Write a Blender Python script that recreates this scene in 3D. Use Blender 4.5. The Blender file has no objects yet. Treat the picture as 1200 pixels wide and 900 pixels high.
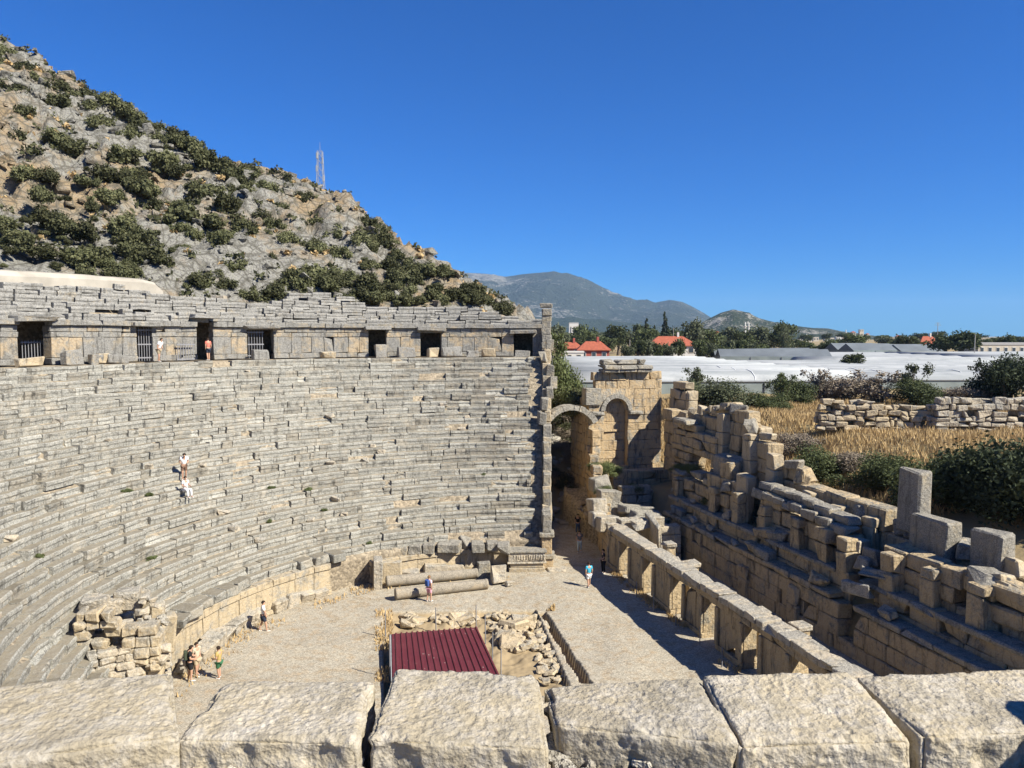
import bpy, bmesh, math, random
import numpy as np
from mathutils import Vector, Matrix

random.seed(7); RNG = np.random.default_rng(7)
scene = bpy.context.scene
R_ = math.radians
# ------------------------------------------------------------------ camera
FPX, EYE = 870.0, 16.5                       # focal length in photo pixels (1200 wide), eye height above the orchestra
PITCH = math.atan(56.0 / FPX)
cam_d = bpy.data.cameras.new('camera'); cam = bpy.data.objects.new('camera', cam_d)
scene.collection.objects.link(cam); scene.camera = cam
cam.location = (0, 0, EYE); cam.rotation_euler = (math.pi / 2 - PITCH, 0, 0)
cam_d.sensor_fit = 'HORIZONTAL'; cam_d.angle = 2 * math.atan(600 / FPX)
cam_d.clip_start = 0.1; cam_d.clip_end = 40000
# ------------------------------------------------------------------ world, sun, exposure
SUN_EL = R_(42.0); SUN_XY = (0.868, -0.497)  # towards the sun: right and a little behind the camera
w = bpy.data.worlds.new('World'); scene.world = w; w.use_nodes = True
nt = w.node_tree; nt.nodes.clear()
sky = nt.nodes.new('ShaderNodeTexSky'); sky.sky_type = 'NISHITA'; sky.sun_disc = False
sky.sun_elevation = SUN_EL; sky.sun_rotation = math.atan2(SUN_XY[0], SUN_XY[1])
sky.altitude = 0; sky.air_density = 1.0; sky.dust_density = 0.0; sky.ozone_density = 10.0
bg = nt.nodes.new('ShaderNodeBackground'); bg.inputs['Strength'].default_value = 0.063
wo = nt.nodes.new('ShaderNodeOutputWorld')
tint = nt.nodes.new('ShaderNodeMix'); tint.data_type = 'RGBA'; tint.blend_type = 'MULTIPLY'; tint.inputs[0].default_value = 1.0
tint.inputs[7].default_value = (.11, .55, 1.0, 1)      # deep dry-air blue of the photograph
nt.links.new(sky.outputs[0], tint.inputs[6]); nt.links.new(tint.outputs[2], bg.inputs[0]); nt.links.new(bg.outputs[0], wo.inputs[0])
sun_d = bpy.data.lights.new('sun', 'SUN'); sun_d.energy = 5.0; sun_d.angle = R_(0.53); sun_d.color = (1.0, 0.94, 0.81)
sun = bpy.data.objects.new('sun', sun_d); scene.collection.objects.link(sun)
sdir = Vector((SUN_XY[0] * math.cos(SUN_EL), SUN_XY[1] * math.cos(SUN_EL), math.sin(SUN_EL)))
sun.rotation_euler = sdir.to_track_quat('Z', 'Y').to_euler(); sun.location = (60, -40, 80)
vs = scene.view_settings; vs.view_transform = 'Standard'; vs.look = 'None'; vs.gamma = 1.0; vs.exposure = 1.08
vs.use_curve_mapping = False
scene.cycles.diffuse_bounces = 2
# ------------------------------------------------------------------ layout helpers
CP, SP = math.cos(PITCH), math.sin(PITCH)
def ray(x, y):
    u = (x - 600) / FPX; v = (450 - y) / FPX
    return np.array([u, CP + v * SP, -SP + v * CP])
EYEP = np.array([0, 0, EYE])
def at_z(x, y, z):
    d = ray(x, y); return EYEP + d * ((z - EYE) / d[2])
def at_Y(x, y, Y):
    d = ray(x, y); return EYEP + d * (Y / d[1])
CX, CY = 1.35, 33.8                          # centre of the orchestra circle
R0, TAU, RHO, ZP = 18.33, 0.444, 0.435, 2.05 # podium radius, tread, rise, podium height
NROW = 29
RD = R0 + TAU * NROW; ZD = ZP + RHO * NROW   # gallery walk: radius and height
A_END, A_NEAR = R_(87.6), R_(300)            # cavea from the far end wall round to the near one
def on_ring(x, y, R):
    d = ray(x, y); a = d[0]**2 + d[1]**2; b = -2 * (d[0] * CX + d[1] * CY); c = CX**2 + CY**2 - R * R
    t = (-b + math.sqrt(max(b * b - 4 * a * c, 0))) / (2 * a); return EYEP + d * t
def ang(p): 
    a = math.atan2(p[1] - CY, p[0] - CX); return a if a > 0 else a + 2 * math.pi
def ring(a, R, z): return np.array([CX + R * math.cos(a), CY + R * math.sin(a), z])
PA, PB = at_z(870, 785, 0), at_z(715, 665, 0)          # foot of the stage front
SE = (PB - PA) / np.linalg.norm(PB - PA); SN = np.array([SE[1], -SE[0], 0.0])
if SN[0] < 0: SN = -SN
def on_stage(x, y, t):
    d = ray(x, y); k = (t + np.dot(SN, PA - EYEP)) / np.dot(SN, d); return EYEP + d * k
def st(s, t, z): p = PA + SE * s + SN * t; return np.array([p[0], p[1], z])
def sOf(p): return float(np.dot(p - PA, SE))
def tOf(p): return float(np.dot(p - PA, SN))
def project(p):
    q = np.asarray(p, float) - EYEP; dep = q[1] * CP - q[2] * SP; up = q[1] * SP + q[2] * CP
    if dep < 0.2: return None
    return 600 + FPX * q[0] / dep, 450 - FPX * up / dep, dep
# ------------------------------------------------------------------ noise
def _h(ix, iy, iz, s):
    n = (ix * 374761393 + iy * 668265263 + iz * 2147483647 + s * 974711) & 0xFFFFFFFF
    n = ((n ^ (n >> 13)) * 1274126177) & 0xFFFFFFFF
    n = ((n ^ (n >> 16)) * 2246822519) & 0xFFFFFFFF
    return ((n ^ (n >> 15)) & 0xFFFF) / 65535.0
def vnoise(P, s=0):
    P = np.asarray(P, float); I = np.floor(P).astype(np.int64); f = P - I; f = f * f * (3 - 2 * f)
    x, y, z = I[:, 0], I[:, 1], I[:, 2]; fx, fy, fz = f[:, 0], f[:, 1], f[:, 2]
    def L(a, b, t): return a + (b - a) * t
    c = [[[_h(x + i, y + j, z + k, s) for k in (0, 1)] for j in (0, 1)] for i in (0, 1)]
    return L(L(L(c[0][0][0], c[1][0][0], fx), L(c[0][1][0], c[1][1][0], fx), fy),
             L(L(c[0][0][1], c[1][0][1], fx), L(c[0][1][1], c[1][1][1], fx), fy), fz) * 2 - 1
def fbm(P, o=4, s=0, g=0.5):
    P = np.asarray(P, float); a = 1.0; r = np.zeros(len(P))
    for k in range(o): r += a * vnoise(P * 2.03**k + k * 17.3, s + k); a *= g
    return r
def worley(P, s=0):
    P = np.asarray(P, float); I = np.floor(P).astype(np.int64); d1 = np.full(len(P), 9.0); d2 = d1.copy(); idv = np.zeros(len(P))
    for i in (-1, 0, 1):
        for j in (-1, 0, 1):
            for k in (-1, 0, 1):
                J = I + np.array([i, j, k])
                q = np.stack([_h(J[:, 0], J[:, 1], J[:, 2], s + m) for m in (1, 2, 3)], 1) + J
                d = np.sqrt(((q - P)**2).sum(1)); v = _h(J[:, 0], J[:, 1], J[:, 2], s + 9)
                n1 = d < d1; d2 = np.where(n1, d1, np.minimum(d2, d)); idv = np.where(n1, v, idv); d1 = np.where(n1, d, d1)
    return d1, d2, idv
# ------------------------------------------------------------------ objects
COL = scene.collection
def tag(o, label=None, cat=None, group=None, kind=None):
    if label: o['label'] = label
    if cat: o['category'] = cat
    if group: o['group'] = group
    if kind: o['kind'] = kind
    return o
def empty(name, loc, label=None, cat=None, group=None):
    o = bpy.data.objects.new(name, None); o.location = loc; o.empty_display_size = 0.3; COL.objects.link(o)
    return tag(o, label, cat, group)
def mesh_np(name, V, F, smooth=False):
    me = bpy.data.meshes.new(name); V = np.asarray(V, np.float32)
    if isinstance(F, np.ndarray):
        n = F.shape[1]; me.vertices.add(len(V)); me.vertices.foreach_set('co', V.ravel())
        me.loops.add(F.size); me.loops.foreach_set('vertex_index', F.ravel().astype(np.int32))
        me.polygons.add(len(F)); me.polygons.foreach_set('loop_start', np.arange(0, F.size, n, dtype=np.int32))
        me.polygons.foreach_set('loop_total', np.full(len(F), n, np.int32))
        me.update(calc_edges=True)
    else:
        me.from_pydata(V.tolist(), [], F); me.update()
    if smooth: me.polygons.foreach_set('use_smooth', np.ones(len(me.polygons), bool))
    return me
def put(name, me, mat, parent=None, loc=(0, 0, 0)):
    if mat and not me.materials: me.materials.append(mat)
    o = bpy.data.objects.new(name, me); COL.objects.link(o)
    if parent is not None:
        o.parent = parent; pl = parent.location
        q = parent.parent
        base = Vector(pl) if q is None else Vector(pl) + Vector(q.location)
        o.location = Vector(loc) - base
    else: o.location = loc
    return o
def worldput(name, V, F, mat, parent=None, smooth=False, center=None):
    V = np.asarray(V, float); c = V.mean(0) if center is None else np.asarray(center, float)
    return put(name, mesh_np(name, V - c, F, smooth), mat, parent, tuple(c))
# chamfered, uneven block: 24 corners, 44 triangles
_CS = [(sx, sy, sz) for sx in (-1, 1) for sy in (-1, 1) for sz in (-1, 1)]
def _chf():
    idx = {c: i for i, c in enumerate(_CS)}; F = []
    v = lambda c, a: idx[c] * 3 + a
    for a in range(3):
        b, c = (a + 1) % 3, (a + 2) % 3
        for s in (-1, 1):
            q = []
            for (p, r) in ((-1, -1), (1, -1), (1, 1), (-1, 1)):
                k = [0, 0, 0]; k[a] = s; k[b] = p; k[c] = r; q.append(v(tuple(k), a))
            F.append(q if s > 0 else q[::-1])
    for a in range(3):                        # edges along axis a
        b, c = (a + 1) % 3, (a + 2) % 3
        for p in (-1, 1):
            for r in (-1, 1):
                k0 = [0, 0, 0]; k0[a] = -1; k0[b] = p; k0[c] = r; k1 = list(k0); k1[a] = 1
                q = [v(tuple(k0), b), v(tuple(k1), b), v(tuple(k1), c), v(tuple(k0), c)]
                F.append(q if p * r < 0 else q[::-1])
    for c in _CS:
        q = [v(c, 0), v(c, 1), v(c, 2)]; F.append(q if c[0] * c[1] * c[2] > 0 else q[::-1])
    return F
CHF = _chf(); CSA = np.array(_CS, float)
def chblock(l, d, h, ch=0.03, jit=0.02, broken=0.0):
    """local verts of an uneven block, x length, y depth, z height, centred"""
    half = np.array([l, d, h]) / 2; ch = min(ch, half.min() * 0.6)
    cor = CSA * half + RNG.normal(0, jit, (8, 3))
    if broken and RNG.random() < broken:
        k = RNG.integers(8); cor[k] -= CSA[k] * half * RNG.uniform(.12, .45, 3)
        if RNG.random() < .5:
            k = RNG.integers(8); cor[k] -= CSA[k] * half * RNG.uniform(.08, .4, 3)
    V = np.repeat(cor, 3, 0).reshape(8, 3, 3)
    wv = RNG.uniform(.5, 1.5, (8, 3, 3)) * ch
    for a in range(3):
        for b in range(3):
            if a != b: V[:, a, b] -= CSA[:, b] * wv[:, a, b]
    return V.reshape(24, 3)
class Wall:
    """a thing made of blocks; past 300 the ones that show largest stay single"""
    def __init__(s, name, loc, label, cat, mat, piece='block', group=None, root=None):
        s.root = root or empty(name, tuple(loc), label, cat, group); s.mat = mat; s.B = []; s.piece = piece
    def add(s, c, ux, dims, ch=0.03, jit=0.02, broken=0.0, tilt=0.0, mat=None):
        ux = np.array([ux[0], ux[1], 0.0]); ux /= np.linalg.norm(ux); uy = np.array([-ux[1], ux[0], 0.0]); M = np.stack([ux, uy, [0, 0, 1.0]])
        if tilt:
            r = Matrix.Rotation(RNG.normal(0, tilt), 3, 'X') @ Matrix.Rotation(RNG.normal(0, tilt), 3, 'Y') @ Matrix.Rotation(RNG.normal(0, tilt), 3, 'Z')
            M = np.array(r) @ M
        V = chblock(*dims, ch, jit, broken) @ M
        s.B.append((V, np.asarray(c, float), CHF, mat or s.mat))
    def raw(s, V, F, mat=None):
        V = np.asarray(V, float); c = V.mean(0); s.B.append((V - c, c, F, mat or s.mat))
    def done(s, limit=300, rest='further_blocks'):
        def score(b):
            q = project(b[1])
            if q is None: return 0
            ext = np.sort(np.ptp(b[0], axis=0)); a = ext[1] * ext[2] / q[2]**2
            return a if (-25 < q[0] < 1225 and -10 < q[1] < 800) else a * 1e-4
        L = s.B
        if len(L) > limit: L = sorted(L, key=score, reverse=True)
        for V, c, F, m in L[:limit]: put(s.piece, mesh_np(s.piece, V, F), m, s.root, tuple(c))
        if len(L) > limit:
            by = {}
            for b in L[limit:]: by.setdefault(b[3].name, []).append(b)
            for k, bb in by.items():
                VV, FF, n = [], [], 0
                for V, c, F, m in bb:
                    VV.append(V + c); FF += [[i + n for i in f] for f in F]; n += len(V)
                tag(worldput(rest, np.concatenate(VV), FF, bb[0][3], s.root), kind='stuff')
        return s.root
def ashlar(W, o, dr, L, th, z0, prof, ch=0.5, bl=(0.8, 1.5), holes=(), jit=0.018, broken=0.04, chv=0.15, skip=0.0, mat=None, chamf=0.045, face=0.03, tilt=0.004, rag=0.0):
    """straight wall of single blocks; prof(s) is the broken top"""
    dr = np.array([dr[0], dr[1], 0.0]); dr /= np.linalg.norm(dr); nn = np.array([-dr[1], dr[0], 0.0]); o = np.asarray(o, float); z = z0; k = 0
    while z < z0 + 25:
        h = ch * (1 + RNG.uniform(-chv, chv)); s = -RNG.uniform(0, bl[0]); anyb = False
        cuts = sorted([x for (a, b, za, zb) in holes if z + h * .5 > za and z + h * .5 < zb for x in (a, b)])
        while s < L:
            l = RNG.uniform(*bl); e = s + l
            for c in cuts:
                if s + .05 < c < e + .25: e = c; break
            a, b = max(s, 0), min(e, L); s = e
            if b - a < .12: continue
            m = (a + b) / 2
            if any(x0 - .01 < m < x1 + .01 and za < z + h * .5 < zb for (x0, x1, za, zb) in holes): continue
            top = prof(m) + (RNG.normal(0, rag) if rag else 0)
            if z + h * .55 > top: continue
            anyb = True
            if RNG.random() < skip: continue
            br = max(broken * 2, .3) if z + h * 1.6 > top else broken * .4
            p = o + dr * m + nn * RNG.normal(0, face) + np.array([0, 0, z + h / 2])
            W.add(p, dr, (b - a - .012, th * RNG.uniform(.97, 1.03), h - .01), chamf, jit, br, tilt, mat)
        if not anyb and k > 0: break
        z += h; k += 1
def interp(pts):
    xs = [p[0] for p in pts]; ys = [p[1] for p in pts]
    return lambda s: float(np.interp(s, xs, ys))
# ------------------------------------------------------------------ materials
MATS = {}
def node_mat(name):
    m = bpy.data.materials.new(name); m.use_nodes = True; nt = m.node_tree; nt.nodes.clear(); MATS[name] = m
    N = lambda t, **k: _mk(nt, t, k)
    return m, nt, N
def _mk(nt, t, k):
    n = nt.nodes.new(t)
    for a, b in k.items():
        if a.startswith('i_'): n.inputs[a[2:].replace('_', ' ')].default_value = b
        else: setattr(n, a, b)
    return n
def mathn(nt, op, a, b=None, c=None, clamp=False):
    n = nt.nodes.new('ShaderNodeMath'); n.operation = op; n.use_clamp = clamp
    for i, v in enumerate((a, b, c)):
        if v is None: continue
        if hasattr(v, 'is_linked'): nt.links.new(v, n.inputs[i])
        else: n.inputs[i].default_value = v
    return n.outputs[0]
def noise(nt, vec, scale, detail=5, rough=0.55, out='Fac', dist=0.0):
    n = nt.nodes.new('ShaderNodeTexNoise'); n.inputs['Scale'].default_value = scale; n.inputs['Detail'].default_value = detail
    n.inputs['Roughness'].default_value = rough; n.inputs['Distortion'].default_value = dist
    if vec is not None: nt.links.new(vec, n.inputs['Vector'])
    return n.outputs[out]
def voro(nt, vec, scale, feat='F1', out='Distance'):
    n = nt.nodes.new('ShaderNodeTexVoronoi'); n.feature = feat; n.inputs['Scale'].default_value = scale; nt.links.new(vec, n.inputs['Vector'])
    return n.outputs[out]
def ramp(nt, fac, stops):
    n = nt.nodes.new('ShaderNodeValToRGB'); e = n.color_ramp.elements
    while len(e) < len(stops): e.new(0.5)
    for i, (p, c) in enumerate(stops):
        e[i].position = p; e[i].color = (*c, 1) if len(c) == 3 else c
    nt.links.new(fac, n.inputs[0]); return n.outputs[0]
def mix(nt, fac, a, b, mode='MIX'):
    n = nt.nodes.new('ShaderNodeMix'); n.data_type = 'RGBA'; n.blend_type = mode
    for k, v in ((0, fac), (6, a), (7, b)):
        if hasattr(v, 'is_linked'): nt.links.new(v, n.inputs[k])
        elif k == 0: n.inputs[0].default_value = v
        else: n.inputs[k].default_value = (*v, 1)
    return n.outputs[2]
def bump(nt, h, strength, dist, prev=None):
    n = nt.nodes.new('ShaderNodeBump'); n.inputs['Strength'].default_value = strength; n.inputs['Distance'].default_value = dist
    nt.links.new(h, n.inputs['Height'])
    if prev is not None: nt.links.new(prev, n.inputs['Normal'])
    return n.outputs[0]
def finish(nt, col, rough=0.9, normal=None, spec=0.2, **kw):
    b = nt.nodes.new('ShaderNodeBsdfPrincipled'); o = nt.nodes.new('ShaderNodeOutputMaterial')
    if hasattr(col, 'is_linked'): nt.links.new(col, b.inputs['Base Color'])
    else: b.inputs['Base Color'].default_value = (*col, 1)
    if hasattr(rough, 'is_linked'): nt.links.new(rough, b.inputs['Roughness'])
    else: b.inputs['Roughness'].default_value = rough
    b.inputs['Specular IOR Level'].default_value = spec
    for k, v in kw.items(): b.inputs[k.replace('_', ' ')].default_value = v
    if normal is not None: nt.links.new(normal, b.inputs['Normal'])
    nt.links.new(b.outputs[0], o.inputs[0]); return b
ALB = 0.80
def stone(name, warm=(.50, .36, .21), pale=(.55, .47, .36), grey=(.33, .32, .30), dark=(.075, .07, .06), greybias=0.0, scale=1.0, bumpd=0.03, stain=0.5, tint=0.35, lich=.5, dirt=0.0):
    k_ = lambda c: tuple(x * ALB for x in c)
    warm, pale, grey, dark = k_(warm), k_(pale), k_(grey), k_(dark)
    m, nt, N = node_mat(name); g = nt.nodes.new('ShaderNodeNewGeometry'); rnd = g.outputs['Random Per Island']
    # every block gets its own piece of the pattern
    off = nt.nodes.new('ShaderNodeVectorMath'); off.operation = 'MULTIPLY_ADD'; cmb = nt.nodes.new('ShaderNodeCombineXYZ')
    for i in range(3): nt.links.new(rnd, cmb.inputs[i])
    nt.links.new(cmb.outputs[0], off.inputs[0]); off.inputs[1].default_value = (37.0, 61.0, 23.0); nt.links.new(g.outputs['Position'], off.inputs[2]); pos = off.outputs[0]
    sx = nt.nodes.new('ShaderNodeSeparateXYZ'); nt.links.new(g.outputs['Normal'], sx.inputs[0])
    n1 = noise(nt, pos, .9 * scale, 3, .62); n2 = noise(nt, pos, 4.0 * scale, 5, .68); n3 = noise(nt, pos, 17 * scale, 3, .75)
    up = mathn(nt, 'MULTIPLY', sx.outputs[2], .14)
    f = mathn(nt, 'ADD', mathn(nt, 'MULTIPLY', n1, 1.2), mathn(nt, 'MULTIPLY', n2, .8))
    f = mathn(nt, 'ADD', mathn(nt, 'ADD', f, up), mathn(nt, 'MULTIPLY', rnd, .36)); f = mathn(nt, 'ADD', f, greybias - 1.18)
    f = mathn(nt, 'MULTIPLY_ADD', f, 4.2, .5, clamp=True)
    wcol = mix(nt, mathn(nt, 'MULTIPLY_ADD', n3, 3.0, -1.0, clamp=True), warm, pale)
    gcol = mix(nt, mathn(nt, 'MULTIPLY_ADD', n3, 3.2, -1.1, clamp=True), tuple(c * .55 for c in grey), tuple(min(1, c * 1.35) for c in grey))
    c = mix(nt, f, wcol, gcol)
    # dark lichen crust in patches, pale lime bloom, streaks running down
    n4 = noise(nt, pos, 2.1 * scale, 5, .72, dist=.6); c = mix(nt, mathn(nt, 'MULTIPLY', mathn(nt, 'MULTIPLY_ADD', n4, 9, -5.0, clamp=True), lich), c, tuple(x * 1.5 for x in dark))
    c = mix(nt, mathn(nt, 'MULTIPLY', mathn(nt, 'MULTIPLY_ADD', n4, -8, 3.1, clamp=True), .55), c, tuple(min(1, x * 1.18) for x in pale))
    mp = nt.nodes.new('ShaderNodeMapping'); mp.inputs['Scale'].default_value = (3.0 * scale, 3.0 * scale, .5 * scale); nt.links.new(pos, mp.inputs[0])
    stn = noise(nt, mp.outputs[0], 1.0, 4, .7); stn = mathn(nt, 'MULTIPLY', mathn(nt, 'MULTIPLY_ADD', stn, 7.0, -3.7, clamp=True), stain)
    c = mix(nt, stn, c, dark)
    if dirt:                                   # earth and dust that settles on the level treads
        t_ = mathn(nt, 'MULTIPLY_ADD', sx.outputs[2], 4.0, -3.0, clamp=True); t_ = mathn(nt, 'MULTIPLY', t_, mathn(nt, 'MULTIPLY_ADD', n2, 1.6, dirt - .8, clamp=True))
        c = mix(nt, t_, c, k_((.27, .235, .175)))
    v = mathn(nt, 'MULTIPLY_ADD', rnd, tint, 1 - tint * .55)
    vc = nt.nodes.new('ShaderNodeCombineColor')
    for i in range(3): nt.links.new(v, vc.inputs[i])
    c = mix(nt, 1.0, c, vc.outputs[0], 'MULTIPLY')
    vd = voro(nt, pos, 6 * scale)
    h = mathn(nt, 'ADD', n2, mathn(nt, 'MULTIPLY', n3, .5)); h = mathn(nt, 'ADD', h, mathn(nt, 'MULTIPLY', vd, .4)); h = mathn(nt, 'ADD', h, n1)
    finish(nt, c, .92, bump(nt, h, 1.0, bumpd * 1.6), .12); return m
M_seat = stone('stone_seat', warm=(.385, .34, .26), pale=(.51, .475, .405), grey=(.35, .34, .30), greybias=.12, stain=.65, tint=.55, dirt=.8, lich=.75)
M_upper = stone('stone_upper_grey', warm=(.40, .33, .23), pale=(.48, .42, .32), grey=(.325, .315, .29), greybias=.22, stain=.6, tint=.5)
M_gallery = stone('stone_gallery', warm=(.46, .33, .19), pale=(.54, .46, .34), grey=(.31, .295, .26), greybias=.10, lich=.7, stain=.55, tint=.35)
M_podium = stone('stone_podium', warm=(.52, .40, .24), pale=(.56, .48, .35), grey=(.40, .365, .30), greybias=-.05, stain=.45, tint=.3)
M_stage = stone('stone_stage', warm=(.54, .385, .205), pale=(.60, .50, .34), grey=(.34, .315, .26), greybias=-.08, stain=.65, tint=.45, bumpd=.05, lich=.5)
M_tower = stone('stone_tower', warm=(.56, .37, .175), pale=(.58, .48, .33), grey=(.38, .35, .29), greybias=-.06, stain=.75, tint=.4, bumpd=.04, lich=.55)
M_grey = stone('stone_lichen_grey', warm=(.44, .36, .24), pale=(.50, .44, .33), grey=(.36, .335, .285), greybias=.16, stain=.5, tint=.35, bumpd=.05)
M_stack = stone('stone_stack', warm=(.52, .40, .24), pale=(.60, .51, .37), grey=(.42, .385, .32), greybias=-.12, stain=.4, tint=.4)
M_white = stone('stone_eroded_white', warm=(.52, .43, .30), pale=(.60, .53, .42), grey=(.44, .41, .35), greybias=.0, stain=.45, tint=.3, bumpd=.05)
M_column = stone('stone_column', warm=(.36, .29, .20), pale=(.40, .335, .245), grey=(.33, .29, .23), greybias=.05, stain=.25, tint=.1, bumpd=.008)
def plain(name, col, rough=.8, spec=.3, var=.12, sc=3.0, **kw):
    m, nt, N = node_mat(name); g = nt.nodes.new('ShaderNodeNewGeometry'); n = noise(nt, g.outputs['Position'], sc, 4)
    c = mix(nt, mathn(nt, 'MULTIPLY_ADD', n, 2.0, -.5, clamp=True), tuple(x * (1 - var) for x in col), tuple(min(1, x * (1 + var)) for x in col))
    finish(nt, c, rough, None, spec, **kw); return m
def soil(name, a, b, c3, sc=1.0, bd=.04, peb=18):
    m, nt, N = node_mat(name); g = nt.nodes.new('ShaderNodeNewGeometry'); pos = g.outputs['Position']
    n1 = noise(nt, pos, .35 * sc, 5, .6); n2 = noise(nt, pos, 5 * sc, 6, .7); vd = voro(nt, pos, peb, 'F1', 'Color'); vh = voro(nt, pos, peb)
    a, b, c3 = (tuple(x * ALB for x in q) for q in (a, b, c3))
    c = mix(nt, mathn(nt, 'MULTIPLY_ADD', n1, 2.4, -.7, clamp=True), a, b); c = mix(nt, mathn(nt, 'MULTIPLY_ADD', n2, 3, -1.2, clamp=True), c, c3)
    sp = nt.nodes.new('ShaderNodeSeparateColor'); nt.links.new(vd, sp.inputs[0])
    v = mathn(nt, 'MULTIPLY_ADD', sp.outputs[0], .7, .62); vc = nt.nodes.new('ShaderNodeCombineColor')
    for i in range(3): nt.links.new(v, vc.inputs[i])
    c = mix(nt, 1.0, c, vc.outputs[0], 'MULTIPLY')
    h = mathn(nt, 'ADD', mathn(nt, 'MULTIPLY', vh, -.8), n2)
    finish(nt, c, .95, bump(nt, h, .8, bd), .1); return m
M_gravel = soil('gravel', (.40, .36, .29), (.46, .42, .34), (.36, .31, .24), 1.0, .03, 16)
M_core = soil('rubble_core', (.33, .27, .19), (.40, .34, .25), (.24, .20, .15), 1.0, .06, 6)
M_earth = soil('earth', (.36, .29, .19), (.43, .36, .25), (.27, .22, .14), 1.0, .05, 9)
M_dark = plain('dark_fill', (.05, .045, .04), .95)
# ================================================================== SETTING: ground
def sstep(x): x = np.clip(x, 0, 1); return x * x * (3 - 2 * x)
def ground_z(X, Y):
    rC = np.hypot(X - CX, Y - CY); a = np.arctan2(Y - CY, X - CX); a = np.where(a < 0, a + 2 * np.pi, a)
    t = (X - PA[0]) * SN[0] + (Y - PA[1]) * SN[1]; s = (X - PA[0]) * SE[0] + (Y - PA[1]) * SE[1]
    zt = np.interp(t, [6.6, 7.2, 10.5, 14, 17.5, 26], [-2, 3.4, 4.0, 4.1, 5.2, 8.0])
    zs = -2 + 10 * sstep((s - 26) / 16)
    z = np.maximum(zt, np.where(t < 7, zs, -2))
    n = fbm(np.stack([X * .25, Y * .25, X * 0], 1), 4, 3) * .25
    z = np.where(z > 0, z + n * np.clip((t - 10.5) / 3, 0, 1), z)
    inside = (rC < 37.5) & (a > A_END + .01) & (a < A_NEAR)
    return np.where(inside, -2.5, z)
def axis(lo, hi, st_, far):
    m = np.arange(lo, hi + .01, st_); o = []; d = st_
    x = hi
    while x < far: d *= 1.28; x += d; o.append(x)
    p = []; d = st_; x = lo
    while x > -far: d *= 1.28; x -= d; p.append(x)
    return np.array(p[::-1] + list(m) + o)
def grid(xs, ys, zf):
    X, Y = np.meshgrid(xs, ys); V = np.stack([X.ravel(), Y.ravel(), zf(X.ravel(), Y.ravel())], 1)
    nx, ny = len(xs), len(ys); i = (np.arange(ny - 1)[:, None] * nx + np.arange(nx - 1)[None]).ravel()
    return V, np.stack([i, i + 1, i + nx + 1, i + nx], 1)
m, nt, N = node_mat('field_ground'); g = nt.nodes.new('ShaderNodeNewGeometry'); pos = g.outputs['Position']
n1 = noise(nt, pos, .06, 5, .6); n2 = noise(nt, pos, .8, 7, .7); n3 = noise(nt, pos, 6, 5, .7)
c = ramp(nt, n1, [(.35, (.30, .22, .11)), (.5, (.37, .28, .14)), (.62, (.20, .18, .09)), (.75, (.10, .11, .05))])
c = mix(nt, mathn(nt, 'MULTIPLY_ADD', n2, 2.4, -.8, clamp=True), c, (.24, .19, .12)); c = mix(nt, mathn(nt, 'MULTIPLY', n3, .35), c, (.12, .10, .07))
finish(nt, c, .95, bump(nt, n3, .8, .1), .1); M_field = m
V, F = grid(axis(-60, 120, 1.0, 14000), axis(-50, 130, 1.0, 14000), ground_z)
tag(put('ground', mesh_np('ground', V, F, True), M_field), kind='structure')

# orchestra floor with the excavated pit and the trench beside it
def quad_in(q, X, Y):
    r = np.ones(len(X), bool)
    for i in range(4):
        a, b = q[i], q[(i + 1) % 4]; r &= ((b[0] - a[0]) * (Y - a[1]) - (b[1] - a[1]) * (X - a[0])) <= 0
    return r
PIT = [at_z(*p, 0) for p in ((449, 716), (628, 714), (672, 812), (450, 830))]
TRN = [at_z(*p, 0) for p in ((631, 716), (639, 716), (694, 800), (681, 800))]
def orch_z(X, Y):
    P = np.stack([X, Y, X * 0], 1); z = fbm(P * .5, 4, 11) * .05 + fbm(P * 3, 3, 12) * .012
    z = np.where(quad_in(PIT, X, Y), -.42 + fbm(P * 1.3, 4, 5) * .16, z)
    return np.where(quad_in(TRN, X + fbm(P * 1.5, 2, 8) * .07, Y), -.55, z)
V, F = grid(np.concatenate([np.arange(-20, -8.2, .25), np.arange(-8.2, 5.2, .075), np.arange(5.2, 24, .25)]), np.concatenate([np.arange(10, 33, .3), np.arange(33, 46.5, .085), np.arange(46.5, 72, .25)]), orch_z)
fc = V[F].mean(1); rC = np.hypot(fc[:, 0] - CX, fc[:, 1] - CY); t = (fc - PA) @ SN
keep = ((rC < R0 + .4) | ((fc[:, 0] > CX) & (rC < 45))) & (t < 6.9)
F = F[keep]; us, inv = np.unique(F, return_inverse=True); V = V[us]; F = inv.reshape(F.shape)
m, nt, N = node_mat('orchestra_gravel'); g = nt.nodes.new('ShaderNodeNewGeometry'); pos = g.outputs['Position']
n1 = noise(nt, pos, .22, 5, .6); n2 = noise(nt, pos, 1.6, 6, .65); vc = voro(nt, pos, 17, 'F1', 'Color'); vh = voro(nt, pos, 17); v2 = voro(nt, pos, 38, 'F1', 'Color')
c = mix(nt, mathn(nt, 'MULTIPLY_ADD', n1, 3.0, -1.0, clamp=True), (.32, .287, .225), (.27, .243, .195))
c = mix(nt, mathn(nt, 'MULTIPLY_ADD', n2, 4, -1.9, clamp=True), c, (.27, .205, .13)); n5 = noise(nt, pos, .5, 5, .7, dist=.8); c = mix(nt, mathn(nt, 'MULTIPLY_ADD', n5, 7, -4.0, clamp=True), c, (.22, .175, .115)); c = mix(nt, mathn(nt, 'MULTIPLY_ADD', n5, -6, 2.2, clamp=True), c, (.37, .325, .25))
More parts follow.
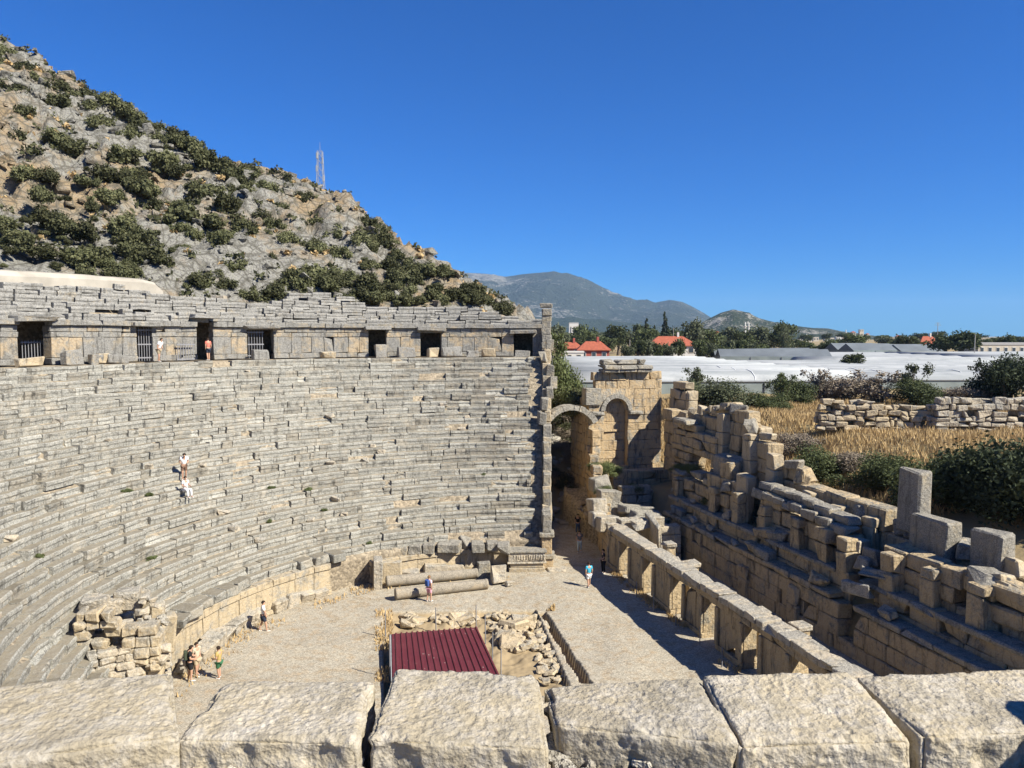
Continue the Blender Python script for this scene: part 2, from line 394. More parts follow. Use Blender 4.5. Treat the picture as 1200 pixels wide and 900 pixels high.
for q, k in ((vc, .55), (v2, .5)):
    sp = nt.nodes.new('ShaderNodeSeparateColor'); nt.links.new(q, sp.inputs[0]); v = mathn(nt, 'MULTIPLY_ADD', sp.outputs[0], k, 1 - k * .45)
    cc = nt.nodes.new('ShaderNodeCombineColor')
    for i in range(3): nt.links.new(v, cc.inputs[i])
    c = mix(nt, 1.0, c, cc.outputs[0], 'MULTIPLY')
sx = nt.nodes.new('ShaderNodeSeparateXYZ'); nt.links.new(pos, sx.inputs[0])
c = mix(nt, mathn(nt, 'MULTIPLY_ADD', sx.outputs[2], -5, -.3, clamp=True), c, (.28, .215, .13))   # bare earth below the gravel
finish(nt, c, .95, bump(nt, vh, -.7, .04), .1); M_orch = m
tag(put('orchestra_floor', mesh_np('orchestra_floor', V, F, True), M_orch), kind='structure')

# ================================================================== LOWER SEATING
def revolve(prof, a0, a1, n):
    P = len(prof); A = np.linspace(a0, a1, n); V = np.array([ring(a, r, z) for a in A for (r, z) in prof])
    F = [[i * P + j, (i + 1) * P + j, (i + 1) * P + j + 1, i * P + j + 1] for i in range(n - 1) for j in range(P - 1)]
    return V, np.array(F)
lower = Wall('lower_seating', ring(R_(195), R0, 0), 'great curved bank of worn grey limestone seat rows below the gallery', 'seating', M_seat, 'seat_block')
prof = []
for k in range(NROW + 1): prof += [(R0 + .26 + TAU * k, ZP - .36 + RHO * k), (R0 + .26 + TAU * k, ZP - .05 + RHO * k - .06)]
prof += [(RD + 3.6, ZD - .06)]
V, F = revolve([(R0 + .4, -.6)] + prof, A_END, A_NEAR, 150)
worldput('core', V, F[:, ::-1].copy(), M_core, lower.root)
def seat_piece(a0, a1, Rk, zk, h, depth, er=0.0, dz=0.0, dr=0.0, seg=2):
    cs = [(0.0, -.05), (.045, 0), (depth, .0), (depth, -h), (.045, -h), (.04, -.26), (.0, -.17)]
    V = []; 
    for i in range(seg + 1):
        a = a0 + (a1 - a0) * i / seg; j = RNG.normal(0, .018, 2); e = er * (1 if RNG.random() < .7 else .3)
        for q, (r, z) in enumerate(cs):
            rr = Rk + r + dr * (1 if q not in (2, 3) else 0) + (e if q in (0, 1, 5, 6) else 0) + j[0]; zz = zk + z + dz + j[1]
            if er > .1 and q in (0, 1): zz -= RNG.uniform(0, .14)
            if q in (0, 1, 6): rr += RNG.normal(0, .012); zz += RNG.normal(0, .008)
            V.append(ring(a, rr, zz))
    n = 7; F = [[i * n + q, (i + 1) * n + q, (i + 1) * n + (q + 1) % n, i * n + (q + 1) % n] for i in range(seg) for q in range(n)]
    F += [list(range(n - 1, -1, -1)), [seg * n + q for q in range(n)]]
    return np.array(V), [f[::-1] for f in F]
RUIN_A = (ang(at_z(60, 720, 2.5)), ang(at_z(175, 760, 2.0)))     # where the seats at the near left are broken away
FORE_A = (R_(258.5), R_(279))
for k in range(1, NROW + 1):
    Rk = R0 + TAU * k; zk = ZP + RHO * k; a = A_END + .022 + RNG.uniform(0, .02); bad = 1.0
    while a < A_NEAR - .01:
        L = (RNG.uniform(.8, 2.4) if RNG.random() < .85 else RNG.uniform(.3, .7)) / Rk; a1 = min(a + L, A_NEAR - .01); m = (a + a1) / 2; u = RNG.random(); gap = RNG.choice([.006, .015, .035, .09], p=[.35, .25, .22, .18]) / Rk
        a0, a = a, a1
        if k == NROW and FORE_A[0] < m < FORE_A[1]: continue
        ruin = k < 7 and 3.72 < m < 4.02
        if u < .010 or (ruin and u < .75): continue
        er = RNG.uniform(.04, .14) if u < .09 else (RNG.uniform(.18, .34) if u < .16 else 0)
        dr = RNG.normal(0, .022) + (RNG.uniform(-.18, -.07) if u > .925 else 0)
        V, F = seat_piece(a0 + gap / 2, a1 - gap / 2, Rk, zk, RHO + .02, TAU + .22, er, RNG.normal(0, .014) + (RNG.uniform(.03, .10) if u > .965 else 0), dr)
        lower.raw(V, F)
lower.done(300, 'further_seat_blocks')

# ================================================================== PODIUM WALL round the orchestra
podium = Wall('podium_wall', ring(R_(170), R0, 0), 'low curved podium wall of upright pale slabs round the orchestra', 'wall', M_podium, 'slab')
a = A_END + .03; GAP_A = (ang(at_z(437, 690, 0)), ang(at_z(383, 700, 0)))
while a < R_(262):
    L = RNG.uniform(1.0, 1.7) / R0; m = a + L / 2
    if not (GAP_A[0] < m < GAP_A[1]):
        h = 1.62 if m > GAP_A[1] else 1.15
        for (z0, z1, rr, th) in ((0, .28, -.16, .5), (.28, h, 0, .42), (h, h + (.40 if h > 1.3 else .34), -.10, .62)):
            d = 2 * (R0 + rr) * math.sin(L / 2) - .015
            podium.add(ring(m, R0 + rr + th / 2 + RNG.normal(0, .015), (z0 + z1) / 2), (-math.sin(m), math.cos(m)), (d, th, z1 - z0 - .006), .025, .012, .10)
    a += L
podium.done()

# ================================================================== GALLERY WALL with doorways, at the level of the walk
RG = 34.6; ZT = 17.75
gal = Wall('gallery_wall', ring(R_(140), RG, ZD), 'tan ashlar gallery wall with dark doorways above the seat rows', 'wall', M_gallery, 'block')
GA0, GA1 = A_END - .004, R_(190)
DOORS = [(22, 60, 377), (161, 179, 383), (231, 250, 373), (290, 321, 386), (432, 453, 387), (493, 517, 388), (602, 624, 391)]
DH = []
for x0, x1, y0 in DOORS:
    p0, p1 = on_ring(x1, 412, RG), on_ring(x0, 412, RG); DH.append((ang(p0), ang(p1), on_ring((x0 + x1) / 2, y0, RG)[2]))
zc = ZD
for ci, (h, rr, bl) in enumerate(((.42, -.06, (.9, 1.7)), (1.35, .0, (.8, 1.5)), (.36, -.02, (1.0, 1.9)), (.42, .02, (.9, 1.8)), (.40, -.22, (1.2, 2.2)))):
    a = GA0
    while a < GA1:
        b = a + RNG.uniform(*bl) / RG
        for (d0, d1, zt) in DH:
            if zc + h * .5 < zt:
                for c in (d0, d1):
                    if a + .001 < c < b + .008: b = c; break
        m = (a + b) / 2; a0, a = a, b
        if any(d0 - .0005 < m < d1 + .0005 and zc + h * .5 < zt for (d0, d1, zt) in DH): continue
        if b - a0 < .003: continue
        mt = M_gallery if (ci in (1, 2, 3) and RNG.random() < .6) else M_upper
        rad = 0 if ci != 1 else RNG.normal(0, .02)
        gal.add(ring(m, RG + rr + .42 + rad, zc + h / 2), (-math.sin(m), math.cos(m)), (RG * (b - a0) - .02, .85, h - .012), .03, .015, .12, .004, mt)
    zc += h
ZG = zc
# projecting lintels and jambs of the doorways; vault behind stays dark
for i, (d0, d1, zt) in enumerate(DH):
    m = (d0 + d1) / 2; wd = RG * (d1 - d0)
    gal.add(ring(m, RG - .12, zt + .17), (-math.sin(m), math.cos(m)), (wd + .7, .95, .34), .04, .03, .3, .012, M_upper)
V, F = revolve([(RG + .9, ZD - .04), (RG + 4.0, ZD - .04), (RG + 4.0, ZG - .02), (RG + .5, ZG - .06)], GA0, GA1, 60); worldput('passage_back', V, F, M_core, gal.root)
V = [ring(GA0 + .001, r, z) for r, z in ((RG + .86, ZD - .3), (RG + 4, ZD - .3), (RG + 4, ZG), (RG + .86, ZG))]; worldput('passage_end', V + [v + np.array([-.3, 0, 0]) for v in V], [[0, 1, 2, 3], [7, 6, 5, 4], [0, 4, 5, 1], [2, 6, 7, 3]], M_core, gal.root)
gal.done()
# loose slabs standing at the foot of the gallery wall
def gate(x0, x1, y0, y1, R, label, nb, rails=(.1, .5, .93)):
    p, q = on_ring(x0, (y0 + y1) / 2, R), on_ring(x1, (y0 + y1) / 2, R); zt = on_ring(x0, y0, R)[2]; zb = ZD + .02
    root = empty('barred_gate', tuple((p + q) / 2 * [1, 1, 0] + [0, 0, zb]), label, 'gate')
    d = (q - p) * [1, 1, 0]; L = np.linalg.norm(d); d /= L
    for i in range(nb):
        c = p + d * (L * (i + .5) / nb); V = chblock(.05, .05, zt - zb, .008, 0) @ np.stack([d, [-d[1], d[0], 0], [0, 0, 1]])
        put('bar', mesh_np('bar', V, CHF), M_iron, root, (c[0], c[1], (zt + zb) / 2))
    for f in rails:
        c = (p + q) / 2; V = chblock(L, .07, .09, .008, 0) @ np.stack([d, [-d[1], d[0], 0], [0, 0, 1]])
        put('rail', mesh_np('rail', V, CHF), M_iron, root, (c[0], c[1], zb + (zt - zb) * f))
M_iron = plain('grey_iron', (.20, .20, .21), .5, .4)
gate(161, 179, 384, 413, RG + .25, 'grey barred gate behind the person in the white shirt', 6)
gate(290, 309, 387, 413, RG + .25, 'grey barred gate right of the person in the red shirt', 6)
gate(24, 56, 399, 413, RG + 1.2, 'low barred fence inside the wide dark doorway at far left', 9, (.1, .92))
gate(207, 228, 402, 414, RG - .3, 'pale low barred fence between the two people on the gallery', 7, (.06, .9))
# ================================================================== UPPER SEATING above the gallery
upper = Wall('upper_seating', ring(R_(140), RG, ZG), 'broken grey seat rows of the upper tier below the rocky hill', 'seating', M_upper, 'seat_block')
topy = interp([(-200, 328), (0, 330), (180, 338), (195, 346), (262, 352), (300, 353), (330, 349), (345, 344), (405, 346), (425, 356), (470, 358), (540, 359), (560, 362), (590, 365), (605, 373), (640, 378)])
def top_z(a, R):
    q = project(ring(a, R, 19)); return on_ring(min(max(q[0], -200), 640), topy(q[0]), R)[2] if q else 20
UN = 90; UA = np.linspace(GA0, GA1, UN); V = []
for a in UA:
    for (r, z) in [(RG + .6, ZG - .05)] + [(RG + .9 + .55 * k, ZG + .36 * k) for k in range(9)] + [(RG + 8, ZG + 1.6)]: V.append(ring(a, r, min(z, max(top_z(a, r) - .35, ZG - .05 if r < RG + 1 else 15.0))))
F = np.array([[i * 11 + j, (i + 1) * 11 + j, (i + 1) * 11 + j + 1, i * 11 + j + 1] for i in range(UN - 1) for j in range(10)]); V = np.array(V)
worldput('core', V, F[:, ::-1].copy(), M_core, upper.root)
for k in range(1, 10):
    Rk = RG - .1 + .52 * k; h = .40 + RNG.uniform(-.02, .02); zk = ZG + .40 * k; a = GA0 + .004
    while a < GA1:
        L = RNG.uniform(.8, 2.2) / Rk; m = a + L / 2; u = RNG.random(); a0, a = a, a + L
        tz = top_z(m, Rk)
        if zk > tz + .16 + RNG.normal(0, .06): continue
        if u < .02 + .03 * (k > 4): continue
        V, F = seat_piece(a0 + .003 / 3, a - .003 / 3 - (.03 / Rk if u > .9 else 0), Rk, zk, h + .02, .8, RNG.uniform(.05, .25) if u < .25 else 0, RNG.normal(0, .05), RNG.normal(0, .09))
        upper.raw(V, F)
upper.done(300, 'further_seat_blocks')
# gallery walk floor, near part heaped with fine rubble
def walk_z(X, Y):
    P = np.stack([X, Y, X * 0], 1); rC = np.hypot(X - CX, Y - CY)
    return 14.90 - .15 * sstep((rC - RD - .9) / 2.5) + fbm(P * 1.7, 4, 21) * .035 + fbm(P * 14, 2, 22) * .008
V, F = grid(np.arange(-6, 6, .05), np.arange(-3, 6, .05), walk_z); fc = V[F].mean(1); rC = np.hypot(fc[:, 0] - CX, fc[:, 1] - CY)
F = F[(rC > RD + .12) & (rC < RD + 3.5)]; us, inv = np.unique(F, return_inverse=True)
M_walk = soil('walk_gravel', (.44, .38, .29), (.50, .44, .35), (.33, .27, .19), 1.5, .02, 45)
tag(put('gallery_walk', mesh_np('gallery_walk', V[us], inv.reshape(F.shape), True), M_walk), kind='structure')
# ================================================================== END WALL of the seating (stepped coping, pier at its foot)
endw = Wall('seating_end_wall', ring(A_END, R0, 0), 'stepped end wall of squared blocks closing the seat rows beside the passage', 'wall', M_grey, 'block')
ed = np.array([math.cos(A_END), math.sin(A_END), 0]); en = np.array([ed[1], -ed[0], 0]); eo = np.array([CX, CY, 0]) + en * .36
k = 0; Rr = R0 + .6
while Rr < RD + .3:                                   # coping blocks climbing with the seats
    L = RNG.uniform(.6, 1.25); z = RNG.normal(0, .10 if Rr > 25 else .03) + ZP + RHO * (Rr + L / 2 - R0) / TAU; bb = 27 < Rr < 30
    for q in range(3):
        endw.add(eo + ed * (Rr + L / 2) + [0, 0, z + .42 - q * .9] + en * (RNG.normal(0, .03) + (RNG.normal(0, .24) if q == 0 and Rr > 25 else 0)), ed, (L + (.25 if q else -.02), .62, 1.02 if q == 0 else .95), .05, .03, .25 + .4 * (Rr > 26), .02 + .12 * (q == 0 and Rr > 25), M_grey if q == 0 else M_podium)
    Rr += L
ashlar(endw, eo + ed * (R0 + 1.6), ed, RD - R0 + 2.0, .58, 0, lambda s: max(.2, ZP + RHO * (s + 1.6) / TAU - 1.6), .55, (.9, 1.6), mat=M_tower)
for (z0, z1, d0, w0) in ((0, .75, 1.1, .92), (.75, 1.05, 1.3, 1.12), (1.05, 2.3, .95, .72), (2.3, 2.62, 1.25, 1.05), (2.62, 3.9, .8, .62)):   # moulded pier at the foot
    endw.add(eo + ed * (R0 + .1) + [0, 0, (z0 + z1) / 2], ed, (d0, w0, z1 - z0 - .005), .05, .012, .1, 0, M_tower if z0 in (0, 1.05) else M_grey)
ptop = interp([(0, 17.0), (.9, 17.2), (1.4, 17.8), (1.6, 19.0), (3.5, 19.2), (4.5, 19.2)])
ashlar(endw, eo + ed * (RG - .9), ed, 3.4, .85, ZD - .4, ptop, .62, (.7, 1.3), mat=M_grey)
endw.add(eo + ed * (RG + 1.6) + [0, 0, 19.35], ed, (1.6, 1.15, .45), .06, .03, .3, .01, M_grey)
endw.done()
# the carved base block in front of the pier
cb = Wall('carved_base', at_z(620, 668, 0), 'carved frieze block on a moulded base at the foot of the end pier', 'carving', M_white, 'base_course')
q = at_z(617, 671, 0); dx = np.array([1, .05, 0])
for (z0, z1, L, D, m_) in ((0, .30, 2.5, 1.1, M_podium), (.30, .62, 2.3, .95, M_podium), (.62, .76, 2.75, 1.25, M_white), (.76, 1.38, 2.6, 1.1, M_white), (1.38, 1.52, 2.8, 1.3, M_grey)):
    cb.add(q + [0, .6, (z0 + z1) / 2], dx, (L, D, z1 - z0 - .004), .03, .008, .05, 0, m_)
for i in range(15):
    cb.add(q + [-1.2 + i * .172, .6 - .55, 1.07 + .03 * math.sin(i * 1.9)], dx, (.12, .1, .30 + .1 * ((i * 7) % 3) / 2), .035, .012, 0, .06, M_white)
cb.done()
# ================================================================== STAGE FRONT: low wall with openings
ZF = 3.1
sj = [sOf(on_stage(x, 690, 0)) for x in (727, 754, 787, 824, 872)]
step = np.mean(np.diff(sj)); jam = sj + [sj[-1] + step, sj[-1] + 2 * step]
holes = [(s - 1.35, s, 0.0, 2.35) for s in jam]
S0, S1 = sj[-1] + 2.4 * step, sOf(PB) + .6                 # near and far ends
front = Wall('stage_front_wall', st(4, .4, 0), 'low stage front wall of tan slabs with arched openings and worn grey coping', 'wall', M_stage, 'slab')
L = S1 - S0; HL = [(a - S0, b - S0, za, zb) for (a, b, za, zb) in holes]
def slabs(z0, z1, bl, th, toff, mat, br=.1, cut=True, rot=0.0):
    s = 0
    while s < L:
        e = s + RNG.uniform(*bl)
        if cut:
            for (a, b, za, zb) in HL:
                if (z0 + z1) / 2 < zb:
                    for c in (a, b):
                        if s + .02 < c < e + .3: e = min(e, c) if s + .02 < c < e else c
        e = min(e, L); m = (s + e) / 2
        if not (cut and any(a - .01 < m < b + .01 and (z0 + z1) / 2 < zb for (a, b, za, zb) in HL)) and e - s > .1:
            front.add(st(S0 + m, toff + RNG.normal(0, .02), (z0 + z1) / 2), SE, (e - s - .012, th, z1 - z0 - .008), .03, .014, br, .004 + rot, mat)
        s = e
slabs(0, .32, (1.0, 1.8), .92, .40, M_stage); slabs(.32, 2.35, (.65, 1.25), .76, .40, M_stage, .06); slabs(2.35, 2.75, (1.3, 2.2), .82, .40, M_stage, .12, False)
slabs(2.75, ZF, (.5, 1.4), 1.10, .38, M_white, .6, False, .03)
for (a, b, za, zb) in holes:                                # half-pilasters beside each opening
    for c in (a - .16, b + .16):
        front.add(st(c, -.03, 1.33), SE, (.30, .16, 2.0), .03, .012, .08)
front.done()
# stub pillars standing in the gap behind the stage front
for i, (x, y, hgt) in enumerate(((784, 637, 2.9), (811, 660, 2.7), (891, 716, 2.6), (938, 733, 2.85))):
    p = on_stage(x, y, 1.9); zt = p[2]
    pl = Wall('stub_pillar', (p[0], p[1], 0), ['squat stone pillar behind the far end of the stage front', 'second stone pillar from the far end behind the stage front', 'stone pillar in the dark gap behind the middle of the stage front', 'nearest stone pillar standing alone in the dark gap behind the stage front'][i], 'pillar', M_stage, 'drum', 'pillars behind the stage front')
    n = 3
    for q in range(n): pl.add((p[0], p[1], zt * (q + .5) / n - .15), SE, (.62, .62, zt / n - .01), .04, .02, .1)
    pl.add((p[0], p[1], zt - .02), SE, (.85, .80, .26), .05, .02, .2, .01, M_white); pl.done()

# ================================================================== STAGE PODIUM (two ledges) and FRONT ROOM WALL
T1, T2, T3, TB = 6.1, 6.9, 7.7, 9.6
SNEAR = sOf(on_stage(1200, 790, T1)) - 8
def S_at(x, t): return sOf(on_stage(x, 640, t))
pod = Wall('stage_podium', st(4, T1, 0), 'long shaded stage podium of tan blocks stepping up in two ledges', 'wall', M_stage, 'block')
a0, a1 = SNEAR, S_at(778, T1); g0, g1 = S_at(1003, T1), S_at(985, T1)
ashlar(pod, st(a0, T1 + .45, 0), SE, a1 - a0, .9, -.3, lambda s: 2.55, .95, (1.2, 2.2), [(g0 - a0, g1 - a0, 1.1, 9)], face=.04, chamf=.06, jit=.025)
s = a0                                                       # moulded top course
while s < a1:
    l = RNG.uniform(1.2, 2.1)
    if not (g0 - .3 < s + l / 2 < g1 + .3): pod.add(st(s + l / 2, T1 + .42, 2.72), SE, (l - .015, 1.06, .30), .06, .018, .2, .006, M_grey if RNG.random() < .5 else M_stage)
    s += l
ashlar(pod, st(a0, T2 + .45, 0), SE, a1 - a0, .8, 2.2, lambda s: 3.75, .78, (1.3, 2.4), face=.05, chamf=.06, jit=.025, holes=[(g0 - a0 - .3, g1 - a0 + .3, 1.1, 9)])
s = a0
while s < a1:
    l = RNG.uniform(1.2, 2.1)
    if not (g0 - .3 < s + l / 2 < g1 + .5): pod.add(st(s + l / 2, T2 + .40, 3.80), SE, (l - .015, .95, .28), .06, .02, .25, .006, M_grey)
    s += l
for i in range(18):                                          # blocks toppled on to the ledges
    s_ = RNG.uniform(a0 + 6, a1 - .5); up_ = RNG.random() < .55; l_ = RNG.uniform(.5, 1.3)
    if g0 - .6 < s_ < g1 + .6: continue
    pod.add(st(s_, (T2 + .35 if up_ else T1 + .35) + RNG.normal(0, .12), (4.0 if up_ else 2.95) + l_ * .18), (SE[0] + RNG.normal(0, .5), SE[1]), (l_, l_ * .7, l_ * .5), .08, .05, .7, .15, M_grey if RNG.random() < .5 else M_stage)
pod.done()
A = lambda x: S_at(x, T3)
def zprof(pts, t): return [(sOf(on_stage(x, y, t)), on_stage(x, y, t)[2]) for x, y in pts]
def room_wall(x0, x1, pts, name, label, t=T3, z0=3.6, th=.95, ch=.98, mat=M_stage, bl=(1.2, 2.4), holes=(), topmat=None, broken=.06, toff=0):
    s0, s1 = S_at(x1, t), S_at(x0, t); pr = sorted(zprof(pts, t)); f = interp(pr)
    W = Wall(name, st((s0 + s1) / 2, t + .4, z0), label, 'wall', mat, 'block')
    ashlar(W, st(s0, t + th / 2 + toff, 0), SE, s1 - s0, th, z0, lambda s: f(s + s0) + .1, ch, bl, [(a - s0, b - s0, za, zb) for a, b, za, zb in holes], broken=broken, rag=.30, face=.08, tilt=.012, jit=.04, chamf=.08, skip=.01, chv=.25)
    return W, s0, s1
W, s0, s1 = room_wall(786, 868, [(786, 556), (800, 557), (815, 562), (840, 566), (850, 560), (868, 575)], 'stage_wall', 'broken stage wall with a dark weed-grown face near the tower')
for (x, y, l, d, h) in ((800, 553, 1.5, 1.0, .5), (822, 556, 1.6, 1.0, .45), (835, 566, 1.2, .9, .5)):
    p = on_stage(x, y, T3 + .4); W.add(p, SE, (l, d, h), .07, .05, .6, .05, M_grey)
W.done()
W, s0, s1 = room_wall(886, 996, [(880, 582), (900, 586), (930, 598), (960, 612), (985, 624), (1000, 634)], 'stage_wall', 'grey capped stage wall with two courses of moulded blocks on top')
for row, (dz, tt, m_) in enumerate(((.22, .25, M_grey), (.70, .65, M_grey))):
    s = s0 + .1 + row * .3
    while s < s1 - .6:
        l = RNG.uniform(1.0, 1.7); x_, y_, _ = project(st(s + l / 2, T3 + tt, 6)); zz = on_stage(x_, interp([(880, 582), (900, 586), (930, 598), (960, 612), (985, 624), (1000, 634)])(x_), T3)[2]
        W.add(st(s + l / 2, T3 + tt, zz + dz), SE, (l - .03, 1.0 - row * .15, .5), .08, .035, .35, .015, m_); s += l
W.done()
W, s0, s1 = room_wall(1035, 1260, [(1030, 652), (1046, 646), (1075, 655), (1110, 665), (1150, 680), (1200, 700), (1260, 720)], 'stage_wall', 'nearest stretch of stage wall with big shaded blocks and a small gap', bl=(1.0, 2.2), ch=.85, broken=.12, holes=[(S_at(1138, T3), S_at(1120, T3), 4.1, 4.95)])
W.done()
# end faces and fallen blocks at the gap
for i, (x, y, t, l, d, h, rz, tl, lab) in enumerate((
        (1004, 642, T3 + .3, 1.0, .9, 1.2, .2, .03, 'upright block at the broken end of the capped stage wall'),
        (1012, 660, T3 - .1, .8, .7, .7, .5, .10, 'small pale block leaning in the stage doorway'),
        (1005, 690, T1 + .2, 1.5, .8, .7, .4, .12, 'fallen pale moulded block in the gap of the podium'),
        (1028, 672, T2 + .1, 1.7, .9, .45, .7, .25, 'tilted slab lying across the podium gap'),
        (1024, 652, T3 + .4, .8, .8, .9, .2, .06, 'rough block piled behind the podium gap'))):
    p = on_stage(x, y, t); o = Wall('fallen_block', p, lab, 'stone block', M_white if i in (0, 1, 2) else M_grey, 'x')
    V = chblock(l, d, h, .07, .06, .8); r = np.array(Matrix.Rotation(rz + math.atan2(SE[1], SE[0]), 3, 'Z') @ Matrix.Rotation(tl, 3, 'X'))
    bpy.data.objects.remove(o.root); tag(put('fallen_block', mesh_np('fallen_block', V @ r.T, CHF), o.mat, None, tuple(p)), lab, 'stone block')
# ------------------------------------------------------------------ back wall of the stage building
bpts = [(776, 476), (800, 481), (818, 482), (830, 482), (846, 478), (866, 480), (869, 495), (884, 503), (900, 513), (906, 524), (918, 531), (930, 545), (936, 560), (960, 578), (990, 590), (1012, 600), (1030, 606), (1034, 612), (1050, 616), (1100, 630), (1140, 650), (1200, 670), (1260, 690)]
W, s0, s1 = room_wall(776, 1260, bpts, 'stage_back_wall', 'ruined stage back wall of tan blocks stepping down towards the viewer', t=TB, z0=3.9, th=1.1, ch=1.12, bl=(1.3, 2.6), broken=.12, holes=[(S_at(838, TB), S_at(812, TB), 3.8, 7.6)])
W.done()
# block walls set forward of the back wall (returns), with moulded capitals
W, s0, s1 = room_wall(786, 836, [(780, 492), (790, 492), (806, 500), (836, 520)], 'stage_wall', 'projecting wall pier with a dark moulded capital in front of the back wall', t=TB - .9, z0=3.9, th=.9, ch=.6, broken=.25, holes=[(S_at(829, TB - .9), S_at(806, TB - .9), 3.8, 7.4)])
p = on_stage(804, 495, TB - 1.0); W.add(p + [0, 0, .1], SE, (2.2, 1.3, .42), .10, .03, .2, .01, M_grey); W.done()
W, s0, s1 = room_wall(852, 898, [(846, 478), (860, 486), (872, 490), (890, 512), (898, 530)], 'stage_wall', 'stepped block wall catching the sun beside the dry grass', t=TB + .9, z0=4.2, th=1.0, ch=.75, broken=.3, bl=(1.0, 1.7), mat=M_stack); W.done()
NTH = ['first', 'second', 'third', 'fourth', 'fifth', 'sixth', 'seventh', 'eighth', 'ninth', 'tenth']
def piers(where, t, spec, mat=M_stage):
    for q_, (x_, y_, z0_, pr, wd_) in enumerate(spec):       # upright slabs standing proud of the wall face
        p_ = on_stage(x_, y_, t - pr / 2); z_ = z0_; W = Wall('wall_pier', (p_[0], p_[1], z0_), '%s upright slab pier from the tower on the %s' % (NTH[q_], where), 'wall pier', mat, 'slab', 'upright piers of the stage walls')
        while z_ < p_[2]:
            h_ = min(RNG.uniform(.9, 1.5), p_[2] - z_ + .2); W.add((p_[0], p_[1], z_ + h_ / 2), SE, (wd_, pr + .1, h_ - .015), .06, .03, .15, .012, mat); z_ += h_
        W.done()
piers('inner stage wall', T3, [(795, 562, 3.85, .5, .8), (838, 574, 3.85, .55, .9), (866, 580, 3.85, .6, .8), (897, 596, 3.85, .55, .9), (935, 610, 3.85, .5, .8), (968, 622, 3.85, .7, 1.0), (994, 634, 3.85, .8, .7), (1046, 652, 3.85, .7, .9), (1092, 670, 3.85, .5, .8), (1150, 690, 3.85, .6, .9)])
piers('stage back wall', TB, [(848, 486, 6.0, .6, .9), (880, 512, 5.5, .7, 1.0), (908, 535, 5.0, .7, .9), (950, 578, 4.6, .6, .9), (985, 596, 4.6, .6, .9), (1022, 610, 4.6, .6, .8)], M_stack)
piers('stage podium face', T1, [(872, 666, -.2, .25, .9), (930, 690, -.2, .25, .9)], M_stage)
for i in range(36):
    x_ = RNG.uniform(790, 1190); which = RNG.random() < .6; t_ = (TB if which else T3) + RNG.uniform(.1, .9); f_ = interp(bpts) if which else interp([(786, 556), (868, 572), (880, 582), (930, 596), (1000, 634), (1046, 646), (1110, 665), (1200, 700)])
    p_ = on_stage(x_, f_(x_), t_); l_ = RNG.uniform(.7, 1.8); W = Wall.__new__(Wall); W.B = []; W.mat = M_stage; W.add(p_ + [0, 0, l_ * .16 - .12], (SE[0] + RNG.normal(0, .5), SE[1]), (l_, l_ * RNG.uniform(.5, .8), l_ * RNG.uniform(.4, .65)), .08, .05, .7, .12, [M_stage, M_grey, M_stack][i % 3])
    V_, c_, F_, m_ = W.B[0]; tag(put('toppled_block', mesh_np('toppled_block', V_, F_), m_, None, tuple(c_)), '%s %s block toppled on top of the %s stage wall %s' % ('small' if l_ < 1.1 else 'large', ['tan', 'grey', 'pale'][i % 3], 'back' if which else 'inner', 'near the tower' if x_ < 900 else 'midway along' if x_ < 1040 else 'at the right'), 'stone block', 'blocks toppled on the stage walls')
# tall standing pieces on the back wall
def standing(name, label, x0, x1, yb, yt, t, d, mat, cat='stone block', br=.15, jit=.045):
    p, q = on_stage(x0, yb, t), on_stage(x1, yb, t); l = abs(sOf(q) - sOf(p)); c = (p + q) / 2
    zt = at_Y((x0 + x1) / 2, yt, c[1])[2]; h = zt - p[2] + .3
    o = chblock(l, d, h, .10, jit, br) @ np.stack([SE, SN, [0, 0, 1]])
    return tag(put(name, mesh_np(name, o, CHF), mat, None, (c[0], c[1], zt - h / 2)), label, cat)
standing('standing_jamb', 'tall grey upright door jamb standing on the stage back wall', 1058, 1084, 612, 549, TB + .4, .9, M_grey, br=0)
standing('standing_block', 'long grey squared block lying beside the tall upright jamb', 1072, 1118, 640, 606, TB - .1, 1.0, M_grey, br=0)
standing('standing_block', 'squared grey block alone at the right end of the back wall', 1145, 1182, 662, 622, TB + .2, 1.0, M_grey, br=0)
standing('standing_block', 'jagged upright fragment on the broken stage wall near the tower', 842, 866, 585, 535, T3 + .9, .9, M_grey, br=1, jit=.1)
standing('standing_block', 'pale block on edge at the end of the shaded stage wall', 868, 880, 602, 556, T3 + .4, .8, M_stack, br=.2)
# ================================================================== TOWER with the arched niche
TO = at_Y(690, 500, 65.0) * [1, 1, 0]; TL = 7.0
tower = Wall('niche_tower', TO + SN * TL / 2, 'tall tan tower wall with an arched niche and a dark cornice on top', 'tower', M_tower, 'block')
nw0, nw1, zsp = 1.5, 3.7, 9.9; rn = (nw1 - nw0) / 2; ncx = (nw0 + nw1) / 2
tprof = interp([(0, 11.9), (.95, 11.9), (.96, 13.5), (5.9, 13.6), (6.0, 13.3), (7.0, 13.1)])
ashlar(tower, TO + SE * .35, SN, TL, .7, 0, tprof, .78, (.9, 1.7), [(nw0 - .02, nw1 + .02, 4.6, zsp), (nw0 - .55, nw1 + .55, zsp, zsp + 1.9)], broken=.06, face=.02, chamf=.035)
ashlar(tower, TO + SE * 1.25, SN, TL, .9, 0, lambda s: tprof(s) - .3, .8, (1.0, 1.8), broken=.05)
